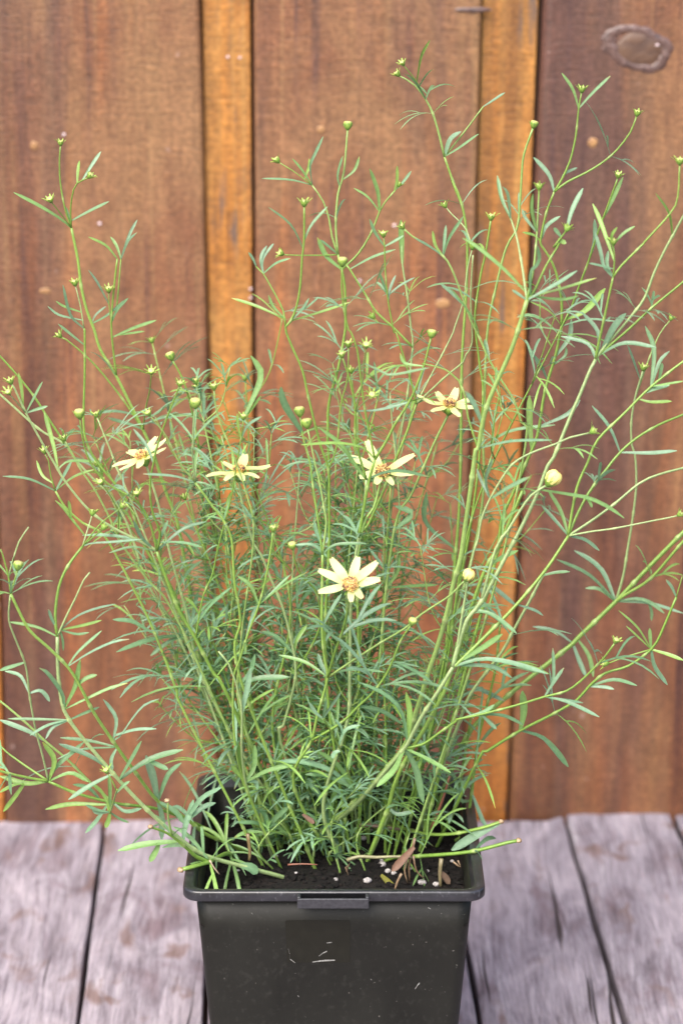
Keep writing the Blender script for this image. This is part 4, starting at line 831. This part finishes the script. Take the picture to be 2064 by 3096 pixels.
for row in LV.strip().splitlines():
    for item in row.split('|'):
        item = item.strip(); w = 2.2
        if item[0].isdigit(): ws, item = item.split(' ', 1); w = float(ws)
        w /= 1000; w *= 0.80
        V, Fc, T = [], [], []; col = leaf_color(rng); main = None; p0 = None
        tip = (1.6, 0.95, 0.8) if rng.random() < 0.12 else (1, 1, 1)
        for li, lobe in enumerate(item.split('/')):
            uv = parse(lobe)
            if li == 0:
                p0 = nearest(*uv[0], lim=45)
                if p0 is None: p0 = nearest(*uv[0], lim=160)
                LEAF_STARTS.append(p0); start = p0
            else:
                start = min(main, key=lambda q: (px(q)[0] - uv[0][0]) ** 2 + (px(q)[1] - uv[0][1]) ** 2)
            P = [start.copy()]; u0, v0 = px(start); tot = math.hypot(uv[-1][0] - u0, uv[-1][1] - v0)
            dy = rng.uniform(-0.45, 0.45) * tot / 5400
            for q in uv[1:]:
                f = math.hypot(q[0] - u0, q[1] - v0) / max(1, tot)
                P.append(at(q[0], q[1], start.y + dy * min(1.1, f)))
            path = resample(P, 9)
            if li == 0: main = path
            nrm = (TOCAM * rng.uniform(0.5, 1.2) + Vector((rng.uniform(-.5, .5), 0, rng.uniform(0.3, 1.0)))).normalized()
            ribbon(V, Fc, T, path, w * (1 if li == 0 else 0.85), nrm, col, 0.42 if li == 0 else 0.7, tip)
        finish_leaf(V, Fc, T, p0, True)

# ---- procedural leaf whorls
def lobe_path(base, d, up, L, droop, n_=7):
    return [base + d * (L * t) + up * (L * (0.12 * math.sin(math.pi * t * .8)) - droop * L * t * t) for t in [i / (n_ - 1) for i in range(n_)]]
def leaf3(base, out, axis, L, w, r_, lobes=3, n_=7):
    V, Fc, T = [], [], []
    up = Vector((0, 0, 1))
    d = (out + axis * r_.uniform(0.0, 0.65)).normalized()
    nrm = (axis * 0.9 + up * 0.5 - out * 0.4 + Vector((r_.uniform(-.4, .4), r_.uniform(-.5, .2), 0))).normalized()
    col = leaf_color(r_); droop = r_.uniform(-0.05, 0.20)
    tip = (1.7, 0.9, 0.7) if r_.random() < 0.05 else (1, 1, 1)
    main = lobe_path(base, d, Vector((0, 0, 1)), L, droop, n_)
    ribbon(V, Fc, T, main, w, nrm, col, 0.4, tip)
    if lobes >= 3:
        sd_ = d.cross(nrm).normalized()
        for s in (-1, 1):
            if r_.random() < 0.12: continue
            ang = R(r_.uniform(24, 44)); k = 1 if r_.random() < 0.5 else 2
            dd = (d * math.cos(ang) + sd_ * s * math.sin(ang)).normalized()
            ribbon(V, Fc, T, lobe_path(main[k] - nrm * 0.0001, dd, Vector((0, 0, 1)), L * r_.uniform(0.5, 0.85), droop * 1.1, n_ - 1), w * 0.85, nrm, col, 0.65, tip)
    finish_leaf(V, Fc, T, base)
def whorl(base, axis, L, w, r_, lobes=3, count=2, phase=None):
    ref = Vector((1, 0, 0)) if abs(axis.x) < 0.8 else Vector((0, 1, 0))
    u = axis.cross(ref).normalized(); v_ = axis.cross(u)
    ph = r_.uniform(0, math.pi) if phase is None else phase
    for k in range(count):
        a_ = ph + 2 * math.pi * k / count + r_.uniform(-.25, .25)
        leaf3(base, u * math.cos(a_) + v_ * math.sin(a_), axis, L * r_.uniform(0.75, 1.2), w * r_.uniform(.85, 1.15), r_, lobes)

# extra stems filling the heart of the clump
r2 = random.Random(77)
for i in range(50):
    x, y = r2.uniform(-.047, .036), r2.uniform(.004, .066)
    hgt = r2.choice((0.10, 0.13, 0.16, 0.20, 0.24, 0.28, 0.32)) * r2.uniform(.85, 1.15)
    lean = Vector((x * r2.uniform(1.0, 2.7) + r2.uniform(-.03, .03), y * r2.uniform(.6, 1.6) + r2.uniform(-.02, .03), 0))
    if hgt > .2: lean *= 0.85
    P = [Vector((x, y, soil_h(x, y) - .004))]
    for t in (0.33, 0.66, 1.0):
        P.append(Vector((x, y, SOIL_Z)) + lean * (t ** 1.25) * (hgt / .2) + Vector((r2.uniform(-.011, .011), r2.uniform(-.009, .009), hgt * t)))
    s = add_stem(catmull(P, 0.008), r2.uniform(.75, 1.15) / 1000, .5 / 1000, traced=False, leafy=1.25)
    for k in range(4, len(s.pts) - 2, 3):
        if s.len[k] < .05 or r2.random() > .50: continue
        ang = r2.uniform(0, 2 * math.pi); ax = (s.pts[k + 1] - s.pts[k - 1]).normalized()
        o_ = Vector((math.cos(ang), math.sin(ang) * .8, r2.uniform(.1, .9))).normalized(); L_ = r2.uniform(.022, .060)
        p_ = s.pts[k]; Q = [p_.copy(), p_ + (o_ * .7 + ax * .3) * L_ * .5, p_ + (o_ * .6 + ax * .5 + Vector((0, 0, .15))) * L_]
        add_stem(catmull(Q, .006), .00055, .00035, traced=False).shoot = True
    if hgt > .2 and r2.random() < .55: BUDS.append((s.pts[-1], (s.pts[-1] - s.pts[-3]).normalized(), 'b'))
for i in range(30):                 # short tufts near the soil
    x, y = r2.gauss(-.008, .030), r2.uniform(-.024, .055)
    if abs(x) > .055: continue
    h_ = r2.uniform(.02, .07)
    P = [Vector((x, y, soil_h(x, y) - .003)), Vector((x + r2.uniform(-.012, .012), y + r2.uniform(-.01, .01), SOIL_Z + h_ * .5)), Vector((x + r2.uniform(-.025, .025), y + r2.uniform(-.02, .02), SOIL_Z + h_))]
    s = add_stem(catmull(P, 0.006), .7 / 1000, .4 / 1000, col=(0.16, 0.27, 0.06), traced=False, leafy=2.0); s.tuft = True

# nodes and their whorls
r3 = random.Random(5)
for s in STEMS:
    Ltot = s.len[-1]
    tuft = getattr(s, 'tuft', False); shoot = getattr(s, 'shoot', False)
    d = r3.uniform(.02, .04) if s.traced else (.012 if (tuft or shoot) else r3.uniform(.035, .06))
    top = s.pts[-1].z
    while d < Ltot - (0.012 if s.traced else 0.0):
        k = min(range(len(s.len)), key=lambda j: abs(s.len[j] - d)); k = max(1, min(k, len(s.pts) - 2))
        p = s.pts[k]; ax = (s.pts[k + 1] - s.pts[k - 1]).normalized()
        s.nodes.append(s.len[k])
        rad_t = d / Ltot
        if s.traced:
            busy = any((q - p).length < 0.016 for q in LEAF_STARTS if q is not None)
            high = p.z > 0.34
            if not busy and r3.random() < (0.34 if high else 0.55) and s.r0 > .0005:
                Lf = r3.uniform(.018, .032) if high else r3.uniform(.026, .044)
                whorl(p, ax, Lf, r3.uniform(.0012, .0019) if high else r3.uniform(.0015, .0025), r3, 3 if r3.random() < .75 else 1)
            d += r3.uniform(.038, .060) if high else r3.uniform(.026, .040)
        elif shoot:
            whorl(p, ax, r3.uniform(.014, .026), r3.uniform(.0011, .0017), r3, 3 if r3.random() < .5 else 1); d += r3.uniform(.014, .024)
        elif tuft:
            whorl(p, ax, r3.uniform(.010, .022), r3.uniform(.0013, .0020), r3, 3); d += r3.uniform(.009, .014)
        else:
            Lf = r3.uniform(.022, .040); whorl(p, ax, Lf, r3.uniform(.0013, .0023), r3, 3); d += r3.uniform(.017, .030)
    if not s.traced:
        whorl(s.pts[-1], (s.pts[-1] - s.pts[-2]).normalized(), r3.uniform(.012, .022), .0014, r3, 3)
for p in NODEPTS:                   # small leaves where a branch leaves its stem
    if any((q - p).length < 0.012 for q in LEAF_STARTS if q is not None): continue
    ax = Vector((r3.uniform(-.3, .3), r3.uniform(-.2, .2), 1)).normalized()
    whorl(p, ax, r3.uniform(.018, .032), r3.uniform(.0013, .0020), r3, 3 if r3.random() < .6 else 1)

# ---- stem meshes
def tube(path, rad, cols, sides=7, cap=True):
    V, Fc, T = [], [], []; n_ = len(path); prev = None
    for i, p in enumerate(path):
        tg = (path[min(i + 1, n_ - 1)] - path[max(i - 1, 0)]).normalized()
        if prev is None: ref = Vector((0, 1, 0)) if abs(tg.y) < .9 else Vector((1, 0, 0)); u = tg.cross(ref).normalized()
        else:
            u = prev - tg * prev.dot(tg)
            u = u.normalized() if u.length > 1e-6 else tg.orthogonal().normalized()
        prev = u; v_ = tg.cross(u)
        for k in range(sides):
            a_ = 2 * math.pi * k / sides; rk = rad[i] * (1.07 if k % 2 else 0.95)
            V.append(p + (u * math.cos(a_) + v_ * math.sin(a_)) * rk)
            m_ = 1.14 if k % 2 else 0.88
            T.append(tuple(q * m_ for q in cols[i]))
        if i:
            b_ = i * sides
            for k in range(sides):
                k2 = (k + 1) % sides; Fc.append((b_ - sides + k, b_ - sides + k2, b_ + k2, b_ + k))
    if cap: Fc += [tuple(range(sides - 1, -1, -1)), tuple((n_ - 1) * sides + k for k in range(sides))]
    return V, Fc, T
SV, SF, ST = [], [], []
for s in STEMS:
    ts = sorted(set([round(x, 5) for x in s.len] + [round(min(s.len[-1], max(0, nd + q)), 5) for nd in s.nodes for q in (-.0022, -.0008, .0008, .0022)]))
    path, rad, cols = [], [], []; k = 0
    for d in ts:
        while k < len(s.len) - 2 and s.len[k + 1] < d: k += 1
        f = (d - s.len[k]) / max(1e-9, s.len[k + 1] - s.len[k]); path.append(s.pts[k].lerp(s.pts[k + 1], min(1, max(0, f))))
        t = d / s.len[-1]
        nb_ = max([math.exp(-((d - nd) / .0016) ** 2) for nd in s.nodes] + [0])
        rad.append((s.r0 + (s.r1 - s.r0) * t) * (1 + .38 * nb_))
        c = s.col
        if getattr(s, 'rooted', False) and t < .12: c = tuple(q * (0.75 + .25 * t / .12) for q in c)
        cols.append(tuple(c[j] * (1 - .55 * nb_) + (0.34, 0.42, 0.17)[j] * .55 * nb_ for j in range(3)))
    V, Fc, T = tube(path, rad, cols, 5 if getattr(s, 'shoot', False) else 7)
    if getattr(s, 'shoot', False):
        b_ = len(SV); SV += V; SF += [tuple(k + b_ for k in q) for q in Fc]; ST += T
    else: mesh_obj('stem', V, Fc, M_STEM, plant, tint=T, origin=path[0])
tag(mesh_obj('side_shoots', SV, SF, M_STEM, plant, tint=ST), kind='stuff')

# dry brown stems, roots and dead leaves lying on the soil at the right
DRY = [(0.16, 0.10, 0.06), (0.22, 0.15, 0.09), (0.12, 0.07, 0.045)]
def dry(path_s, y, r_, col):
    uv = parse(path_s); P = [at(u, v, y) for u, v in uv]
    pts = catmull(P, .005); V, Fc, T = tube(pts, [r_ * (1 - .4 * i / len(pts)) for i in range(len(pts))], [col] * len(pts), 6)
    mesh_obj('dry_stem', V, Fc, M_STEM, plant, tint=T, origin=pts[0])
dry('L 780,1010 860,985 980,990 1100,985 1240,990', -.030, .0013, (0.20, 0.19, 0.10))
dry('L 850,770 950,775 1050,790 1150,800', .010, .0014, (0.16, 0.11, 0.08))
dry('L 1240,860 1220,960 1200,1050 1205,1150', -.030, .0009, DRY[0])
dry('L 1190,1000 1170,1080 1190,1160', -.033, .0006, DRY[1])
dry('L 1230,980 1250,1080 1300,1130', -.034, .0006, DRY[0])
dry('L 1420,1000 1410,1100 1415,1200', -.034, .0013, (0.18, 0.15, 0.08))
dry('L 1150,1100 1120,1160 1105,1215', -.045, .0008, DRY[1])
dry('L 380,1040 480,1035 580,1040', -.035, .0006, (0.20, 0.08, 0.05))
dry('L 1500,1020 1550,1060 1530,1010', -.030, .0006, DRY[1])
dry('L 780,1080 800,1030 770,1060 790,1110', -.040, .0005, DRY[1])
dry('L 110,830 125,950 120,1010', -.030, .0012, (0.18, 0.13, 0.06))
dry('L 1350,800 1420,620 1475,440', .010, .0010, (0.24, 0.09, 0.055))
dry('K 1420,1010 1450,1060 1485,1105', -.056, .0005, (0.40, 0.30, 0.22))
for ps, w in (('L 1235,920 1180,980 1085,1085', .0045), ('L 1010,1110 1060,1160 1100,1200', .0038), ('L 480,700 520,730 560,760', .003), ('L 1400,1080 1440,1120 1475,1170', .004)):
    uv = parse(ps); P = [at(u, v, -.034) for u, v in uv]
    V, Fc, T = [], [], []
    ribbon(V, Fc, T, resample(P, 8), w, (TOCAM + Vector((.2, 0, .6))).normalized(), rng.choice([(0.19, 0.11, 0.075), (0.25, 0.24, 0.05), (0.15, 0.10, 0.07)]), .5)
    mesh_obj('dead_leaf', V, Fc, M_LEAF, plant, tint=T, origin=V[0].copy())
# pale cut ends
for (u, v, y, r_) in ((547, 2630, -.060, .0017), (1567, 2541, -.040, .0015), (1514, 2483, -.020, .0014), (506, 2420, -.07, .0013), (455, 2499, -.07, .0013)):
    vs, fs = lump(r_, u, 2); c = at(u, v, y)
    mesh_obj('cut_end', [c + Vector((q.x * 1.2, q.y, q.z)) for q in vs], fs, M_DISC, plant, tint=[(0.26, 0.17, 0.09) if k % 3 else (0.40, 0.30, 0.18) for k in range(len(vs))], origin=c)

# ---- leaves: the 300 largest singly, the rest together
LEAVES.sort(key=lambda q: -q[0])
for (sz, V, Fc, T, o_) in LEAVES[:300]:
    mesh_obj('leaf', V, Fc, M_LEAF, plant, tint=T, origin=o_)
V, Fc, T = [], [], []
for (sz, v_, f_, t_, o_) in LEAVES[300:]:
    b_ = len(V); V += v_; Fc += [tuple(k + b_ for k in q) for q in f_]; T += t_
tag(mesh_obj('fine_leaves', V, Fc, M_LEAF, plant, tint=T), kind='stuff')
print('leaves', len(LEAVES), 'stems', len(STEMS), 'buds', len(BUDS))

# ---- buds
def frame(d):
    d = d.normalized(); u = d.orthogonal().normalized(); return u, d.cross(u), d
def revolve(profile, base, d, cols, n_=12, wob=0.0):
    u, v_, w = frame(d); V, Fc, T = [], [], []
    for j, (r_, h_) in enumerate(profile):
        for i in range(n_):
            a_ = 2 * math.pi * i / n_; k = 1 + wob * math.cos(i * math.pi)
            V.append(base + w * h_ + (u * math.cos(a_) + v_ * math.sin(a_)) * r_ * k); T.append(cols[j])
        if j:
            for i in range(n_):
                a_ = (j - 1) * n_ + i; b_ = (j - 1) * n_ + (i + 1) % n_; Fc.append((a_, b_, b_ + n_, a_ + n_))
    Fc.append(tuple(range(n_ - 1, -1, -1))); Fc.append(tuple((len(profile) - 1) * n_ + i for i in range(n_)))
    return V, Fc, T
G1, G2, YC = (0.17, 0.31, 0.05), (0.25, 0.38, 0.07), (0.52, 0.54, 0.20)
def bracts(base, d, r_, L, spread, n_, col, parent, w=.0009, rnd_=rng):
    u, v_, ax = frame(d); V, Fc, T = [], [], []
    ph = rnd_.uniform(0, 6)
    for i in range(n_):
        a_ = ph + 2 * math.pi * i / n_; o_ = u * math.cos(a_) + v_ * math.sin(a_)
        Lk = L * rnd_.uniform(.75, 1.2); sp = spread * rnd_.uniform(.7, 1.3)
        P = [base + o_ * r_ * .5, base + o_ * (r_ + sp * Lk * .35) + ax * Lk * .42, base + o_ * (r_ + sp * Lk * .85) + ax * Lk * .75]
        ribbon(V, Fc, T, resample(P, 5), w, (ax * .8 - o_ * .5), col, .7)
    return mesh_obj('bract_ring', V, Fc, M_BUD, parent, tint=T, origin=base)
for (p, d, kind) in BUDS:
    up = (d + Vector((0, 0, .45))).normalized()
    k = rng.uniform(.85, 1.12) * (.86 if kind == 'o' else 1)
    if kind == 'b':
        prof = [(.0006, -.0004), (.0013, .0005), (.0019, .0016), (.0020, .0024), (.0015, .0030), (.0005, .0032)]
        V, Fc, T = revolve([(a_ * k, b_ * k) for a_, b_ in prof], p, up, [G1, G1, G2, G2, YC, YC], 10, .05)
        b_ = mesh_obj('bud', V, Fc, M_BUD, plant, tint=T, origin=p)
        o = bracts(p + up * .0006, up, .0012 * k, .0042 * k, .75, 8, G2, b_)
    elif kind == 'o':
        prof = [(.0008, -.0008), (.0018, .0003), (.0029, .0020), (.0032, .0038), (.0029, .0049), (.0021, .0054), (.0006, .0055)]
        V, Fc, T = revolve([(a_ * k, b_ * k) for a_, b_ in prof], p, up, [G1, G1, G2, G2, (.40, .44, .12), YC, YC], 14, .035)
        b_ = mesh_obj('bud', V, Fc, M_BUD, plant, tint=T, origin=p)
        o = bracts(p + up * .0002, up, .0022 * k, .0052 * k, .40, 8, (0.2, 0.33, 0.09), b_, .0011)
    else:
        prof = [(.0010, -.0012), (.0026, .0005), (.0042, .0030), (.0048, .0058), (.0044, .0078), (.0028, .0092), (.0010, .0090)]
        kk = .9 if px(p)[1] < 1600 else .68
        V, Fc, T = revolve([(a_ * kk, b_ * kk) for a_, b_ in prof], p, up, [G1, G1, (.25, .36, .06), (.45, .46, .10), (.74, .64, .16), (.80, .68, .18), (.7, .55, .12)], 16, .06)
        b_ = mesh_obj('bud', V, Fc, M_BUD, plant, tint=T, origin=p)
        o = bracts(p - up * .0004, up, .0026 * kk, .0075 * kk, .42, 8, (0.2, 0.33, 0.09), b_, .0014)
        V, Fc, T = [], [], []; u, v_, ax = frame(up)
        for i in range(8):
            a_ = i * math.pi / 4 + .2; o_ = u * math.cos(a_) + v_ * math.sin(a_)
            P = [p + (ax * .002 + o_ * .0036) * kk, p + (ax * .0062 + o_ * .0052) * kk, p + (ax * .0096 + o_ * .0030) * kk, p + (ax * .0100 + o_ * .0008) * kk]
            ribbon(V, Fc, T, resample(P, 7), .0034 * kk, o_, (.85, .76, .28), .8, vfold=-.15)
        q = mesh_obj('folded_petals', V, Fc, M_PETAL, b_, tint=T, origin=p); q.location = (0, 0, 0)
    o.location = Vector(o.location) - Vector(b_.location)

# ---- flowers
PCOL = (0.745, 0.775, 0.325)
def petal_mesh(c, d, nrm, L, W, curl, r_, notch=True):
    """one ray petal: from the disc's edge outwards, gently cupped, with a blunt notched tip"""
    sd_ = d.cross(nrm).normalized(); V, Fc, T = [], [], []; nu, nv = 9, 5
    for i in range(nu):
        t = i / (nu - 1)
        wv = W * .44 * max(.10, math.sin(math.pi * (0.10 + 0.83 * t ** .9))) ** .55
        for j in range(nv):
            s = -1 + 2 * j / (nv - 1)
            tt = t - (0.03 * (1 - abs(s)) if (notch and i == nu - 1) else 0)
            h_ = L * (curl * (t * t) + .03 * math.sin(t * 6 + r_)) + W * .10 * s * s + (.00025 if j % 2 else 0)
            V.append(c + d * (L * tt) + sd_ * (wv * s) + nrm * h_)
            k = .94 + .10 * t; T.append((PCOL[0] * k, PCOL[1] * k, PCOL[2] * (1.12 if t > .3 else .9) * k))
    for i in range(nu - 1):
        for j in range(nv - 1):
            a_ = i * nv + j; Fc.append((a_, a_ + 1, a_ + nv + 1, a_ + nv))
    return V, Fc, T
def flower(base, nrm, specs, disc=.0038, seed=0):
    """specs: list of (angle or direction vector, length m, width m, curl)"""
    r_ = random.Random(seed); nrm = nrm.normalized()
    f = empty('flower', base, plant)
    c = base + nrm * .0052
    V, Fc, T = revolve([(.0010, -.0010), (.0022, .0003), (.0034, .0024), (.0038, .0042), (.0028, .0050)], base, nrm, [G1, G1, G2, (.22, .34, .06), (.22, .34, .06)], 14, .04)
    o = mesh_obj('calyx', V, Fc, M_BUD, f, tint=T); o.location = -Vector(base)
    o = bracts(base, nrm, .0030, .0060, .9, 8, (.18, .30, .07), f, .0013); o.location = Vector(o.location) - Vector(base)
    u, v_, ax = frame(nrm)
    # disc: domed heap of florets
    V, Fc, T = revolve([(disc * .98, -.0008), (disc, .0006), (disc * .86, .0020), (disc * .5, .0029), (disc * .1, .0031)], c, nrm, [(.50, .36, .10)] * 5, 14)
    for i in range(62):
        q = math.sqrt((i + .5) / 62); a_ = i * 2.39996
        pos = c + (u * math.cos(a_) + v_ * math.sin(a_)) * disc * q + nrm * (.0030 * (1 - q * q * .8))
        tilt = (nrm + (u * math.cos(a_) + v_ * math.sin(a_)) * q * .7 + Vector((r_.uniform(-.2, .2), r_.uniform(-.2, .2), r_.uniform(-.2, .2)))).normalized()
        col = r_.choice([(.62, .40, .12), (.70, .48, .16), (.36, .18, .08), (.17, .08, .06), (.55, .32, .14)]) if q > .45 else r_.choice([(.62, .42, .16), (.70, .50, .22), (.50, .30, .14)])
        h_ = r_.uniform(.0010, .0019)
        a2, b2, c2 = revolve([(.00034, -.0003), (.00042, h_ * .5), (.00050, h_), (.0002, h_ * 1.1)], pos, tilt, [(.55, .36, .12), col, col, col], 5)
        b_ = len(V); V += a2; Fc += [tuple(k + b_ for k in q2) for q2 in b2]; T += c2
    o = mesh_obj('disc_center', V, Fc, M_DISC, f, tint=T); o.location = -Vector(base)
    for i, (dv, L, W, curl) in enumerate(specs):
        if not isinstance(dv, Vector):
            # angle in the flower's plane measured clockwise from the direction nearest to 'up'
            upv = (Vector((0, 0, 1)) - nrm * nrm.z); upv = upv.normalized() if upv.length > .05 else Vector((0, 1, 0))
            rt = nrm.cross(upv) * -1
            dv = upv * math.cos(R(dv)) + rt * math.sin(R(dv))
        st = c + dv * disc * .75 - nrm * .0004 + nrm * .0003 * (i % 2)
        V, Fc, T = petal_mesh(st, dv.normalized(), nrm, L, W, curl, r_.uniform(0, 6))
        o = mesh_obj('petal', V, Fc, M_PETAL, f, tint=T); o.location = -Vector(base)
    return f
def tips_on_plane(base, nrm, tips, widths, curls, disc=.0042):
    out = []; c = base + nrm.normalized() * .0052
    for (u, v), w, cu in zip(tips, widths, curls):
        d = ray(u, v); t = (c - CAM).dot(nrm) / d.dot(nrm); q = CAM + d * t - c
        q -= nrm * q.dot(nrm) / nrm.length_squared
        out.append((q.normalized(), max(.006, min(.0185, q.length - disc * .75)), w, cu))
    return out
for s in STEMS:
    f = getattr(s, 'flower', None)
    if not f: continue
    b_ = s.pts[-1]
    if f == 'f4':
        nv_ = Vector((0, -.80, .60)); tips = parse('I 580,160 668,85 858,70 990,108 1012,225 580,318 810,380 890,350')
        flower(b_, nv_, tips_on_plane(b_, nv_, tips, [.0050, .0058, .0058, .0055, .0052, .0048, .0042, .0046], [.02, .06, .05, .03, -.02, 0, -.25, -.35]), .0038, 1)
    elif f == 'f3':
        nv_ = Vector((.02, -.72, .70)); tips = parse('F 765,835 895,720 1252,835 1245,970 1100,1045 985,1020 858,990 925,780')
        flower(b_, nv_, tips_on_plane(b_, nv_, tips, [.0052, .0060, .0046, .0045, .0042, .0052, .0054, .0050], [.03, .05, .06, -.03, -.1, -.08, -.02, .1]), .0036, 2)
    elif f == 'f1':
        nv_ = Vector((-.42, -.20, .90))
        flower(b_, nv_, [(62, .0195, .0068, .26), (15, .015, .0070, .20), (-30, .0155, .0068, .14), (-95, .0180, .0058, -.02), (-140, .0185, .0058, -.04), (175, .013, .0055, 0.05), (120, .013, .0058, .1)], .0029, 3)
    elif f == 'f2':
        nv_ = Vector((.05, -.10, 1.0))
        flower(b_, nv_, [(35, .0165, .0070, .22), (88, .0180, .0068, .0), (-92, .0180, .0062, .0), (-125, .0130, .0050, -.05), (150, .0115, .0055, -.02), (-165, .012, .005, -.02), (-20, .011, .005, .2)], .0028, 4)
    else:
        nv_ = Vector((.05, -.25, .94))
        flower(b_, nv_, [(-68, .0165, .0050, .20), (-120, .0115, .0048, .02), (-20, .0115, .0055, .15), (28, .0130, .0058, .22), (75, .0130, .0060, .10), (110, .0135, .0060, -.03), (165, .010, .005, -.1)], .0031, 5)
